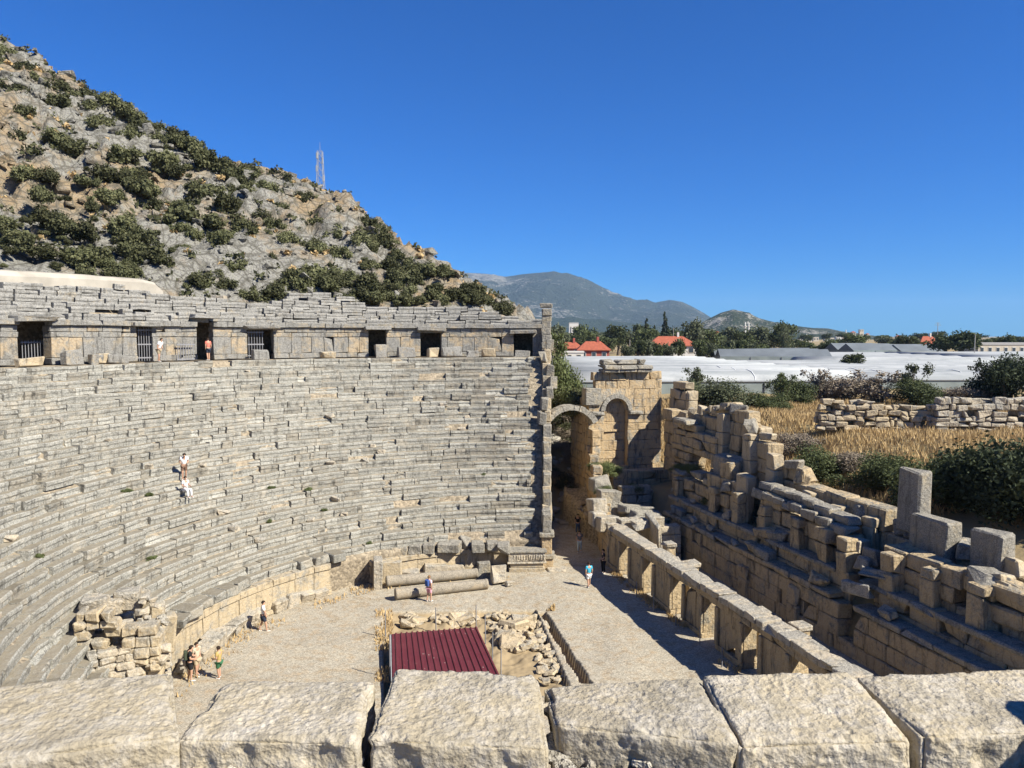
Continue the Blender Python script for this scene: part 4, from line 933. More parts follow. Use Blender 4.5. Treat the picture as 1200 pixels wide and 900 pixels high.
tag(worldput('pale_block', chblock(1.1, .9, .8, .05, .03) + on_ring(257, 352, 38.5), CHF, M_white), 'single pale cream block on the edge of the upper seats', 'stone block')
# ================================================================== FAR MOUNTAINS
def mountain(name, pts, Y, depth, mat, seed, amp, nx=150, ny=34):
    f = interp(pts); x0, x1 = pts[0][0], pts[-1][0]; V = []
    for j in range(ny):
        w = j / (ny - 1); yy = Y - depth + 2 * depth * w; fall = 1 - abs(2 * w - 1)**1.15
        for i in range(nx):
            px = x0 + (x1 - x0) * i / (nx - 1); P = at_Y(px, f(px), Y); X = P[0] * (yy / Y) if w < .5 else P[0]; V.append((X, yy, 8 + (P[2] - 8) * fall))
    V = np.array(V); n = fbm(V / (depth * .22), 5, seed, .55); rid = 1 - np.abs(fbm(V / (depth * .35) + 3, 4, seed + 5)); hgt = np.clip((V[:, 2] - 8) / (amp * 3), 0, 1)
    V[:, 2] += amp * hgt * (n * .8 + (rid - .7) * .9) * np.where(np.abs((V[:, 1] - Y) / depth) < .06, .12, 1)
    i = (np.arange(ny - 1)[:, None] * nx + np.arange(nx - 1)[None]).ravel(); return tag(put(name, mesh_np(name, V, np.stack([i, i + 1, i + nx + 1, i + nx], 1)), mat), kind='structure')
def mount_mat(name, a, b, sc, bare):
    m, nt, N = node_mat(name); g = nt.nodes.new('ShaderNodeNewGeometry'); pos = g.outputs['Position']; n1 = noise(nt, pos, sc, 8, .65); n2 = noise(nt, pos, sc * 9, 7, .7)
    f = mathn(nt, 'ADD', mathn(nt, 'MULTIPLY', n1, 1.3), mathn(nt, 'MULTIPLY', n2, 1.0)); n3 = noise(nt, pos, sc * 34, 4, .7); f = mathn(nt, 'ADD', f, mathn(nt, 'MULTIPLY_ADD', n3, .8, -.4)); f = mathn(nt, 'MULTIPLY_ADD', f, 6.5, bare * 2 - .5, clamp=True)
    c = mix(nt, f, a, b); finish(nt, c, .95, bump(nt, mathn(nt, 'ADD', n1, n2), .8, 2 / sc * .1), .05); return m
mountain('mountain', [(420, 345), (470, 325), (515, 316), (545, 319), (570, 320), (592, 323), (612, 320), (640, 318), (655, 320), (690, 333), (720, 345), (745, 351), (768, 354), (785, 350), (800, 353), (820, 363), (838, 374), (870, 392), (900, 398)], 6500, 1900, mount_mat('mountain_scrub', (.055, .065, .045), (.26, .25, .22), .0016, -3.7), 71, 60)
mountain('mountain', [(800, 398), (815, 384), (830, 374), (846, 366), (860, 362), (876, 366), (892, 373), (910, 378), (930, 381), (960, 385), (985, 388), (1010, 391), (1040, 396), (1060, 399)], 2300, 420, mount_mat('hill_scrub', (.045, .055, .03), (.33, .31, .27), .006, -3.75), 81, 16)
mountain('mountain', [(-100, 340), (200, 330), (420, 345), (500, 360), (640, 372), (700, 374), (760, 380), (830, 388), (900, 397)], 4200, 700, mount_mat('foothill_scrub', (.045, .058, .035), (.10, .105, .07), .003, -3.8), 91, 20)
# ================================================================== PLAIN: greenhouses, houses, trees
ZPL = 8.0
m, nt, N = node_mat('greenhouse_plastic'); g = nt.nodes.new('ShaderNodeNewGeometry'); pos = g.outputs['Position']
mp = nt.nodes.new('ShaderNodeMapping'); mp.inputs['Scale'].default_value = (.06, .5, .5); nt.links.new(pos, mp.inputs[0]); n1 = noise(nt, mp.outputs[0], 1, 5, .6); n2 = noise(nt, pos, .35, 5, .6)
c = mix(nt, mathn(nt, 'MULTIPLY_ADD', n1, 3, -1.1, clamp=True), (.25, .265, .27), (.40, .41, .41)); c = mix(nt, mathn(nt, 'MULTIPLY_ADD', n2, 3, -1.5, clamp=True), c, (.20, .215, .225))
finish(nt, c, .8, None, .12); M_plastic = m
M_glassroof = plain('greenhouse_grey', (.13, .145, .155), .5, .4, .25, .2)
M_rib = plain('greenhouse_rib', (.62, .63, .63), .6, .3); M_side = plain('greenhouse_side', (.20, .23, .22), .5, .4, .3, .3); M_post = plain('greenhouse_post', (.22, .23, .24), .7)
def greenhouse(label, x0, Y0, L, spans, wspan, eave, rise, dirx, mat, ridge=False, ribs=True, nseg=6):
    dx = np.array([dirx[0], dirx[1], 0]); dx /= np.linalg.norm(dx); dy = np.array([-dx[1], dx[0], 0]); o = np.array([x0, Y0, ZPL])
    root = empty('greenhouse', tuple(o + dx * L / 2), label, 'greenhouse')
    for k in range(spans):
        if ridge: cs = [(0, eave), (wspan / 2, eave + rise), (wspan, eave)]
        else: cs = [(wspan * (.5 - .5 * math.cos(math.pi * i / nseg)), eave + rise * math.sin(math.pi * i / nseg)) for i in range(nseg + 1)]
        nl = max(2, int(L / 12)); V = []; sag = RNG.normal(0, .05, nl + 1)
        for i in range(nl + 1):
            for (w_, z_) in cs: V.append(o + dx * (L * i / nl) + dy * (k * wspan + w_) + [0, 0, z_ + sag[i] * (z_ > eave + .1)])
        n = len(cs); F = [[i * n + j, (i + 1) * n + j, (i + 1) * n + j + 1, i * n + j + 1] for i in range(nl) for j in range(n - 1)]
        F += [list(range(n)), [nl * n + j for j in range(n - 1, -1, -1)]]
        sp = worldput('roof_span', np.array(V), F, mat, root, not ridge)
        if not ridge: worldput('gutter', *limb_tubes([(o + dy * (k * wspan) + [0, 0, eave + .12], o + dx * L + dy * (k * wspan) + [0, 0, eave + .12], .16, .16)], 5), M_post, sp)
        if ribs and k < 3:
            for i in range(nl + 1):
                V, F = limb_tubes([(o + dx * (L * i / nl) + dy * (k * wspan + a[0]) + [0, 0, a[1] + .03], o + dx * (L * i / nl) + dy * (k * wspan + b[0]) + [0, 0, b[1] + .03], .07, .07) for a, b in zip(cs[:-1], cs[1:])], 4); worldput('rib', V, F, M_rib, sp)
    D = spans * wspan
    for a, b, dd in ((o, o + dx * L, dy), (o, o + dy * D, dx), (o + dx * L, o + dx * L + dy * D, dx)):
        V = np.array([a, b, b + [0, 0, eave + .1], a + [0, 0, eave + .1], a + dd * .05, b + dd * .05, b + dd * .05 + [0, 0, eave + .1], a + dd * .05 + [0, 0, eave + .1]])
        worldput('side', V, [[0, 1, 2, 3], [7, 6, 5, 4], [0, 4, 5, 1], [3, 2, 6, 7]], M_side, root)
    for i in range(int(L / 8) + 1): worldput('post', chblock(.14, .14, eave, .02, 0) + (o + dx * i * 8 - dy * .12 + [0, 0, eave / 2]), CHF, M_post, root)
def pxX(x, Y): return (x - 600) / FPX * Y
greenhouse('nearest white plastic greenhouse with curved ribs behind the stage ruins', pxX(642, 112), 108, 46, 12, 7.0, 1.7, 1.7, (1, .05), M_plastic)
greenhouse('wide white plastic greenhouse right of the ribbed one', pxX(955, 118), 116, 70, 9, 7.5, 1.5, 1.2, (1, .02), M_plastic)
greenhouse('white plastic greenhouse in front of the twin-gabled grey one', pxX(940, 190), 190, 70, 8, 8, 2.2, 1.0, (1, .0), M_plastic, ribs=False)
greenhouse('low white greenhouse at the far right of the plain', pxX(1128, 200), 196, 60, 6, 8, 2.6, 1.0, (1, .0), M_plastic, ribs=False)
greenhouse('dark grey gabled greenhouse behind the tower', pxX(838, 205), 200, 29, 3, 9, 3.0, 2.0, (1, -.12), M_glassroof, True, False)
greenhouse('grey greenhouse with two low gables left of the red roofed house', pxX(1000, 255), 255, 16, 2, 10, 3.6, 2.4, (1, .1), M_glassroof, True, False)
greenhouse('grey gabled greenhouse in front of the big dark tree', pxX(1056, 262), 262, 16, 2, 10, 3.2, 2.4, (1, .1), M_glassroof, True, False)
M_roof = plain('roof_tile_red', (.29, .085, .05), .8, .2, .25, 1.5); M_wallw = plain('house_wall_white', (.55, .53, .49), .85, .2, .06); M_wallc = plain('house_wall_cream', (.46, .41, .33), .85, .2, .08); M_wallr = plain('house_wall_red', (.33, .09, .07), .85, .2, .1)
M_pane = plain('window_dark', (.04, .05, .06), .25, .6, .05); M_flat = plain('flat_roof_grey', (.34, .33, .32), .9)
def house(label, x0, x1, ybase, yeave, ytop, Y, wall, roof=None, flat=False, depth=None, nwin=3, chimney=False, over=.5, storeys=1):
    a, b = at_Y(x0, ybase, Y), at_Y(x1, ybase, Y); zb = min(a[2], ZPL + 3) - 1.5; ze = at_Y(x0, yeave, Y)[2]; ztp = at_Y(x0, ytop, Y)[2]; wd = b[0] - a[0]; dp = depth or wd * .8; cx = (a[0] + b[0]) / 2
    root = empty('house', (cx, Y, zb), label, 'house')
    worldput('wall', chblock(wd, dp, ze - zb, .02, 0) + [cx, Y + dp / 2, (ze + zb) / 2], CHF, wall, root)
    if flat: worldput('roof', chblock(wd + .3, dp + .3, ztp - ze + .2, .02, 0) + [cx, Y + dp / 2, (ze + ztp) / 2], CHF, M_flat if roof is None else roof, root)
    else:
        hw, hd = wd / 2 + over, dp / 2 + over; rl = max(hw - hd, .05); V = [(-hw, -hd, ze), (hw, -hd, ze), (hw, hd, ze), (-hw, hd, ze), (-rl, 0, ztp), (rl, 0, ztp), (-hw, -hd, ze - .2), (hw, -hd, ze - .2), (hw, hd, ze - .2), (-hw, hd, ze - .2)]
        r = worldput('roof', np.array(V) + [cx, Y + dp / 2, 0], [[0, 1, 5, 4], [1, 2, 5], [2, 3, 4, 5], [3, 0, 4], [6, 7, 1, 0], [7, 8, 2, 1], [8, 9, 3, 2], [9, 6, 0, 3], [9, 8, 7, 6]], roof or M_roof, root)
        if chimney: worldput('chimney', chblock(.7, .7, 2.0, .04, 0) + [cx + rl * .6, Y + dp / 2, ztp + .3], CHF, wall, r)
    hs = (ze - max(zb, ZPL)) / storeys
    for s_ in range(storeys):
        for i in range(nwin):
            xx = cx - wd / 2 + wd * (i + .5) / nwin; zc = max(zb, ZPL) + hs * (s_ + .58); wn = worldput('window', chblock(wd / nwin * .46, .12, hs * .5, .01, 0) + [xx, Y - .03, zc], CHF, M_wallw if wall is not M_wallw else M_wallc, root)
            worldput('pane', chblock(wd / nwin * .36, .06, hs * .38, .01, 0) + [xx, Y - .10, zc], CHF, M_pane, wn)
house('red walled house with orange tiled hip roof left of the tower', 678, 714, 418, 410, 400, 215, M_wallr, chimney=True, depth=4.5)
house('small red roofed house behind the orange hipped one', 656, 682, 413, 408, 401, 240, M_wallr, chimney=True, nwin=2, depth=3.5)
house('white walled house with wide red hip roof by the conifers', 760, 817, 412, 405, 394, 250, M_wallw, chimney=True, nwin=4, depth=8)
house('small cream house with a red roof left of the minaret', 834, 848, 402, 395, 388, 420, M_wallc, nwin=2)
house('long white flat roofed building below the scrubby hill', 880, 899, 406, 393, 392, 430, M_wallw, flat=True, nwin=4, storeys=2)
house('low terracotta roofed house beside the white flat building', 868, 884, 406, 400, 396, 420, M_wallc, nwin=3)
house('white house with red hip roof beside the big dark tree', 1078, 1102, 411, 403, 394, 330, M_wallw, nwin=2, storeys=1, chimney=True, depth=5)
house('low long cream building at the far right edge', 1146, 1230, 414, 404, 402, 260, M_wallc, flat=True, nwin=9, depth=12)
house('white shed with a pale flat roof beside the orange hip roof', 662, 684, 420, 413, 412, 205, M_wallw, flat=True, roof=M_wallw, nwin=2)
house('tiny white building on the slope left of the conifers', 667, 678, 384, 379, 378, 1500, M_wallw, flat=True, nwin=3)
for i in range(32):                                             # the far town on its low rise
    x = RNG.uniform(905, 1075) if i < 25 else RNG.uniform(1100, 1205); Y = RNG.uniform(900, 1500); y = interp([(900, 402), (940, 399), (985, 394), (1010, 388), (1035, 388), (1060, 394), (1100, 400), (1210, 401)])(x) + RNG.uniform(0, 9); wpx = RNG.uniform(3.5, 7); hpx = RNG.uniform(2.5, 5)
    red = RNG.random() < .45
    a = at_Y(x, y, Y); wd = wpx * Y / FPX; h = hpx * Y / FPX; root = empty('house', (a[0], Y, a[2] - 2), 'tiny %s house in the far town' % ('red roofed' if red else 'white flat roofed'), 'house', 'far town %s houses' % ('red roofed' if red else 'white'))
    wc = M_wallw if RNG.random() < .6 else M_wallc
    worldput('wall', chblock(wd, wd * .8, h + 6, .02, 0) + [a[0], Y, a[2] + h / 2 - 3], CHF, wc, root)
    if red: worldput('roof', np.array([(-wd * .56, -wd * .46, 0), (wd * .56, -wd * .46, 0), (wd * .56, wd * .46, 0), (-wd * .56, wd * .46, 0), (0, 0, wd * .28)]) + [a[0], Y, a[2] + h], [[0, 1, 4], [1, 2, 4], [2, 3, 4], [3, 0, 4], [3, 2, 1, 0]], M_roof, root)
    else: worldput('roof', chblock(wd * 1.04, wd * .84, .5, .02, 0) + [a[0], Y, a[2] + h + .2], CHF, M_flat, root)
    for q in range(2): worldput('window', chblock(wd * .22, .3, h * .3, .01, 0) + [a[0] + wd * (q - .5) * .5, Y - wd * .4 - .1, a[2] + h * .55], CHF, M_pane, root)
M_min = plain('minaret_white', (.54, .53, .50), .7, .2, .05)
def minaret(label, x, yb, yt, Y, r):
    a = at_Y(x, yb, Y); zt = at_Y(x, yt, Y)[2]; h = zt - a[2]; root = empty('minaret', tuple(a), label, 'minaret')
    def lathe(name, pr, par):
        V = [(a[0] + rr * math.cos(2 * math.pi * i / 10), a[1] + rr * math.sin(2 * math.pi * i / 10), a[2] + zz) for rr, zz in pr for i in range(10)]; F = [[j * 10 + i, j * 10 + (i + 1) % 10, j * 10 + 10 + (i + 1) % 10, j * 10 + 10 + i] for j in range(len(pr) - 1) for i in range(10)]; return worldput(name, V, F, M_min, par)
    lathe('shaft', [(r * 1.3, -6), (r * 1.3, h * .12), (r, h * .16), (r * .9, h * .72)], root); lathe('balcony', [(r * .9, h * .66), (r * 1.6, h * .70), (r * 1.6, h * .74), (r * .8, h * .745)], root); lathe('cap', [(r * .7, h * .74), (r * .7, h * .87), (r * .9, h * .875), (.02, h)], root)
minaret('left one of the twin pale minarets in front of the scrubby hill', 873, 396, 377, 640, .9); minaret('right one of the twin pale minarets in front of the scrubby hill', 877, 396, 377, 640, .9)
minaret('lone slim white minaret in the far town', 945, 402, 391, 900, .8); minaret('slim white minaret right of the lone one, near the town rise', 991, 399, 386, 900, .8)
M_pole = plain('pole_grey', (.30, .28, .26), .8)
for x, y0, y1, Y, cross, lab in ((1098, 410, 378, 300, 1, 'thin utility pole with a crossbar beside the red roofed house'), (1142, 412, 392, 230, 0, 'short utility pole right of the big dark tree'), (789, 402, 384, 300, 0, 'thin pole in front of the tall conifers'), (738, 412, 398, 230, 0, 'thin pole between the two red roofed houses'), (653, 404, 390, 260, 0, 'thin pole left of the small red roofed house')):
    a = at_Y(x, y0, Y); zt = at_Y(x, y1, Y)[2]; root = empty('utility_pole', tuple(a), lab, 'pole'); worldput('pole', *limb_tubes([((a[0], a[1], ZPL - .5), (a[0], a[1], zt), .16, .10)], 6), M_pole, root)
    if cross: worldput('crossbar', chblock(2.6, .15, .15, .02, 0) + [a[0], a[1], zt - 1.0], CHF, M_pole, root); worldput('crossbar', chblock(1.8, .15, .15, .02, 0) + [a[0], a[1], zt - .2], CHF, M_pole, root)
# trees of the plain: x, foot y, height px, width px, distance, kind, material
TR = [(779, 412, 48, 22, 330, 'conifer', M_pine), (757, 412, 40, 20, 335, 'conifer', M_pine), (766, 412, 32, 16, 360, 'conifer', M_pine), (1128, 416, 31, 46, 250, 'tree', M_tree), (1108, 416, 26, 36, 255, 'tree', M_tree), (1062, 414, 22, 34, 300, 'tree', M_tree), (1003, 414, 25, 34, 300, 'tree', M_tree), (1180, 410, 20, 26, 280, 'tree', M_tree), (920, 415, 38, 24, 240, 'wispy', M_olive), (1000, 432, 18, 30, 165, 'tree', M_tree), (970, 416, 16, 26, 280, 'tree', M_tree), (945, 418, 20, 30, 270, 'tree', M_tree)]
TR += [(640 + i * 13 + (i * 37) % 9, 412 + (i * 7) % 6, 22 + (i * 11) % 18, 26 + (i * 5) % 12, 270 + (i * 29) % 120, 'tree', [M_tree, M_olive, M_tree][i % 3]) for i in range(22)]
TR += [(826 + i * 15, 410 + (i * 5) % 7, 9 + (i * 7) % 9, 24 + (i * 3) % 10, 330 + (i * 31) % 150, 'tree', [M_tree, M_tree, M_olive][i % 3]) for i in range(17)]
TR += [(735 + i * 12, 414 + (i * 5) % 5, 12 + (i * 7) % 9, 22, 205 + (i * 31) % 30, 'tree', [M_olive, M_tree][i % 2]) for i in range(14) if not 5 < i < 7]
TR += [(1085 + i * 14, 408 + (i * 3) % 4, 10 + (i * 5) % 7, 20, 420 + (i * 31) % 150, 'tree', M_tree) for i in range(9)]
TR += [(660 + i * 22, 398 + (i * 3) % 5, 6 + (i * 5) % 6, 20, 600 + (i * 53) % 300, 'tree', M_tree) for i in range(25)]
LABT = {'conifer': 'tall dark pointed conifer behind the red roofed house', 'wispy': 'tall thin grey-green tree in front of the white flat building'}
for i, (x, yb, h, wd, Y, kind, mt) in enumerate(TR):
    a = at_Y(x, yb, Y); lab = LABT.get(kind)
    if not lab:
        where = 'behind the orange hip roof' if x < 740 else 'round the white house by the conifers' if x < 830 else 'below the scrubby hill' if x < 990 else 'near the house with the utility pole'
        lab = {0: 'big dark rounded tree right of the red roofed house', }.get(-1) or ('%s tree %s' % ('grey-green' if mt is M_olive else 'far small dark' if Y > 500 else 'dark green', where))
        if (x, h) == (1128, 31): lab = 'biggest dark rounded tree right of the house with the utility pole'
    z0 = min(a[2], ZPL + (12 if Y > 500 else 1)); plant('conifer' if kind == 'conifer' else 'tree', kind, i, (a[0], a[1], z0 - .5), wd * Y / FPX * (1.0 if kind != 'conifer' else 1.2), h * Y / FPX + .5 + max(0, a[2] - z0), mt, lab, 'tree', 'trees of the plain ' + ('far' if Y > 500 else 'near'))
def hit_ground(x, y):
    d = ray(x, y); T = np.linspace(36, 130, 1500) / d[1]; P = EYEP + d[None] * T[:, None]; z = ground_z(P[:, 0], P[:, 1]); tt = (P - PA) @ SN
    k = (P[:, 2] < z) & (tt > 11); return P[np.argmax(k)] if k.any() else None
# shrubs and small trees round the field: x, foot y, height px, width px, distance, kind
BU = [(832, 478, 46, 62, 84, 'bush', M_olive, 'grey-green olive bush in front of the ribbed greenhouse', 0), (815, 470, 44, 40, 92, 'wispy', M_olive, 'taller wispy olive tree behind the tower ruin', 0), (916, 476, 44, 40, 82, 'wispy', M_tree, 'slender dark green tree at the left end of the stone stack', 0), (898, 480, 28, 46, 78, 'bush', M_tree, 'round green bush in the dry grass beside the stone stack', 0), (935, 474, 40, 46, 84, 'bush', M_tree, 'dark green bush behind the left end of the stone stack', 1), (962, 472, 44, 36, 86, 'wispy', M_twig, 'bare pale twiggy shrub behind the stone stack', 0), (990, 472, 40, 66, 84, 'bush', M_twig, 'broad brownish dry shrub behind the stone stack', 1), (1030, 474, 42, 60, 82, 'wispy', M_twig, 'loose brown twiggy shrub right of the broad dry one', 2), (1068, 475, 58, 40, 80, 'wispy', M_olive, 'tall grey-green shrub standing behind the middle of the stone stack', 1), (1075, 478, 42, 54, 76, 'bush', M_tree, 'green bush under the tall grey-green shrub', 2), (1125, 470, 24, 60, 80, 'bush', M_twig, 'low brown thicket left of the dark tree at right', 0), (1182, 472, 74, 74, 74, 'bush', M_pine, 'dark tree at the right edge above the stone stack', 1), (1160, 470, 52, 44, 76, 'wispy', M_pine, 'dark open branches left of the tree at the right edge', 2),
      (963, 562, 52, 64, 56, 'bush', M_tree, 'round dark bush just behind the stage back wall', 0), (1040, 576, 58, 66, 54, 'bush', M_tree, 'second dark bush right of the round one behind the back wall', 1), (1108, 596, 84, 96, 52, 'bush', M_tree, 'large dark bush behind the tall upright jamb', 2), (1170, 606, 112, 112, 49, 'bush', M_pine, 'largest blackish bush at the right edge of the ruins', 0), (1225, 606, 125, 130, 50, 'bush', M_pine, 'blackish bush cut by the right edge of the picture', 1), (1000, 552, 30, 50, 63, 'bush', M_twig, 'low dry shrub between the two dark bushes', 2), (940, 530, 30, 44, 64, 'bush', M_twig, 'dry weedy shrub at the edge of the dry grass', 1),
      (660, 470, 74, 44, 70, 'bush', M_weed, 'tall green bush growing beside the end wall of the seats', 0), (672, 480, 40, 50, 69, 'bush', M_shrub, 'rounded dark bush above the passage arch', 1), (652, 430, 50, 34, 72, 'wispy', M_weed, 'leafy green shrub climbing behind the end pier', 1)]
for i, (x, yb, h, wd, Y, kind, mt, lab, k) in enumerate(BU):
    a = at_Y(x, yb, Y); z0 = a[2] - .5
    if x > 700:
        a = hit_ground(x, yb); Y = a[1]; z0 = a[2]
    plant('bush' if kind == 'bush' else 'shrub', kind, k, (a[0], a[1], z0 - .1), wd * Y / FPX * 1.05, h * Y / FPX + (a[2] - z0), mt, lab, 'bush')
# bank beyond the passage
def bank(i):
    Y = RNG.uniform(64, 80); X = RNG.uniform(2.2, 9.0); return (X, Y, gz(X, Y))
rubble('rubble', 'tumbled stones on the earth bank beyond the passage arch', bank, (.25, .9), 110, M_white)
for i in range(26):
    x = RNG.uniform(646, 690); y = RNG.uniform(496, 585); d = ray(x, y); T = np.linspace(55, 90, 700) / d[1]; P = EYEP + d[None] * T[:, None]; k = P[:, 2] < ground_z(P[:, 0], P[:, 1])
    if k.any():
        a = P[np.argmax(k)]; wd = RNG.uniform(1.0, 3.0); plant('weed', 'bush', i, (a[0], a[1], a[2] - .1), wd, wd * .8, [M_twig, M_shrub, M_twig, M_dry][i % 4], '%s tangled weed on the bank beyond the passage arch' % ['brown', 'green', 'brown', 'tawny'][i % 4], 'weed', 'weeds beyond the arch', False)
# dry stacked stones in the field
def stack(label, x0, x1, Y0, Y1, ytop, z0, courses, mat, pale):
    a, b = at_Y(x0, 500, Y0), at_Y(x1, 500, Y1); d = (b - a) * [1, 1, 0]; L = np.linalg.norm(d); d /= L; W = Wall('stone_stack', ((a + b) / 2)[:2].tolist() + [z0], label, 'stone stack', mat, 'stone'); nn = np.array([-d[1], d[0], 0]); f = interp(ytop)
    for row in range(2):
        z = z0
        for k in range(courses):
            s = RNG.uniform(0, .5); h = RNG.uniform(.42, .62)
            while s < L:
                l = RNG.uniform(.45, 1.35); c = a * [1, 1, 0] + d * (s + l / 2) + nn * (row * .8 + RNG.normal(0, .08)); x_ = project(c + [0, 0, z])[0]; Y_ = c[1]; zt = at_Y(x_, f(x_), Y_)[2]
                hh = h * RNG.uniform(.75, 1.1)
                if z + hh * .6 < zt and RNG.random() > .06: W.add(c + [0, 0, z + hh / 2], d, (l - .04, .75, hh), .07, .045, .3, .05)
                s += l
            z += h
    W.done(300, 'further_stones')
stack('long low stack of squared grey stones in the dry field', 955, 1088, 67, 66, [(955, 470), (975, 468), (990, 472), (1005, 468), (1030, 473), (1060, 476), (1088, 474)], 8.0, 6, M_stack, 0)
stack('paler heap of cream stones at the right end of the field', 1090, 1240, 65, 65, [(1090, 476), (1100, 468), (1130, 468), (1160, 470), (1176, 462), (1200, 464), (1240, 462)], 8.0, 6, M_white, 1)
# dry grass of the field
def tufts(n, reg, hr, seed, mat, label):
    r = np.random.default_rng(seed); P = reg(r, n); n = len(P); h = r.uniform(*hr, n); az = r.uniform(0, 6.28, n); lean = r.normal(0, .25, (n, 2)) * h[:, None]; w_ = .03 + h * .05
    dx = np.stack([np.cos(az) * w_, np.sin(az) * w_, 0 * az], 1); tip = P + np.stack([lean[:, 0], lean[:, 1], h], 1); V = np.stack([P - dx, P + dx, tip], 1).reshape(-1, 3); F = np.arange(3 * n).reshape(n, 3)
    return tag(put('dry_grass', mesh_np('dry_grass', V, F), mat), label, 'grass', kind='stuff')
def field(r, n):
    x = r.uniform(15, 62, n); y = r.uniform(46, 100, n); t = (x - PA[0]) * SN[0] + (y - PA[1]) * SN[1]; s_ = (x - PA[0]) * SE[0] + (y - PA[1]) * SE[1]; k = (t > np.where(s_ > 12, 12.0, 16.0) + 2 * fbm(np.stack([x * .3, y * .3, x * 0], 1), 2, 53)); x, y = x[k], y[k]; return np.stack([x, y, ground_z(x, y)], 1)
tufts(80000, field, (.25, .75), 3, M_dry, 'tawny dry grass covering the field behind the ruins')
# ================================================================== FOREGROUND: row of pitted blocks along the edge of the walk
m, nt, N = node_mat('pitted_limestone'); g = nt.nodes.new('ShaderNodeNewGeometry'); pos = g.outputs['Position']; sx = nt.nodes.new('ShaderNodeSeparateXYZ'); nt.links.new(g.outputs['Normal'], sx.inputs[0])
n1 = noise(nt, pos, 2.0, 6, .6); n2 = noise(nt, pos, 11, 8, .7); n3 = noise(nt, pos, 60, 6, .75); v1 = voro(nt, pos, 34); v2 = voro(nt, pos, 85)
c = mix(nt, mathn(nt, 'MULTIPLY_ADD', n1, 3.2, -1.1, clamp=True), (.27, .24, .185), (.37, .315, .22)); c = mix(nt, mathn(nt, 'MULTIPLY_ADD', n2, 4.2, -1.85, clamp=True), c, (.43, .395, .335))
c = mix(nt, mathn(nt, 'MULTIPLY_ADD', n3, 4.0, -2.2, clamp=True), c, (.15, .13, .10)); c = mix(nt, mathn(nt, 'MULTIPLY_ADD', n2, -5, 1.75, clamp=True), c, (.24, .20, .14))
h = mathn(nt, 'ADD', mathn(nt, 'MULTIPLY', v1, .9), mathn(nt, 'MULTIPLY', n3, .7)); h = mathn(nt, 'ADD', h, mathn(nt, 'MULTIPLY', v2, .4)); h = mathn(nt, 'ADD', h, mathn(nt, 'MULTIPLY', n2, .3))
n6 = noise(nt, pos, 5.0, 5, .7, dist=.5); c = mix(nt, mathn(nt, 'MULTIPLY', mathn(nt, 'MULTIPLY_ADD', n6, 7, -3.9, clamp=True), .6), c, (.17, .155, .125))   # lichen
c = mix(nt, mathn(nt, 'MULTIPLY', mathn(nt, 'MULTIPLY_ADD', n6, -7, 2.6, clamp=True), .5), c, (.47, .43, .35)); oi = nt.nodes.new('ShaderNodeObjectInfo'); vv = mathn(nt, 'MULTIPLY_ADD', oi.outputs['Random'], .3, .78)
cc = nt.nodes.new('ShaderNodeCombineColor')
for i in range(3): nt.links.new(vv, cc.inputs[i])
c = mix(nt, 1.0, c, cc.outputs[0], 'MULTIPLY')
finish(nt, c, .93, bump(nt, h, .8, .010), .12); M_pit = m
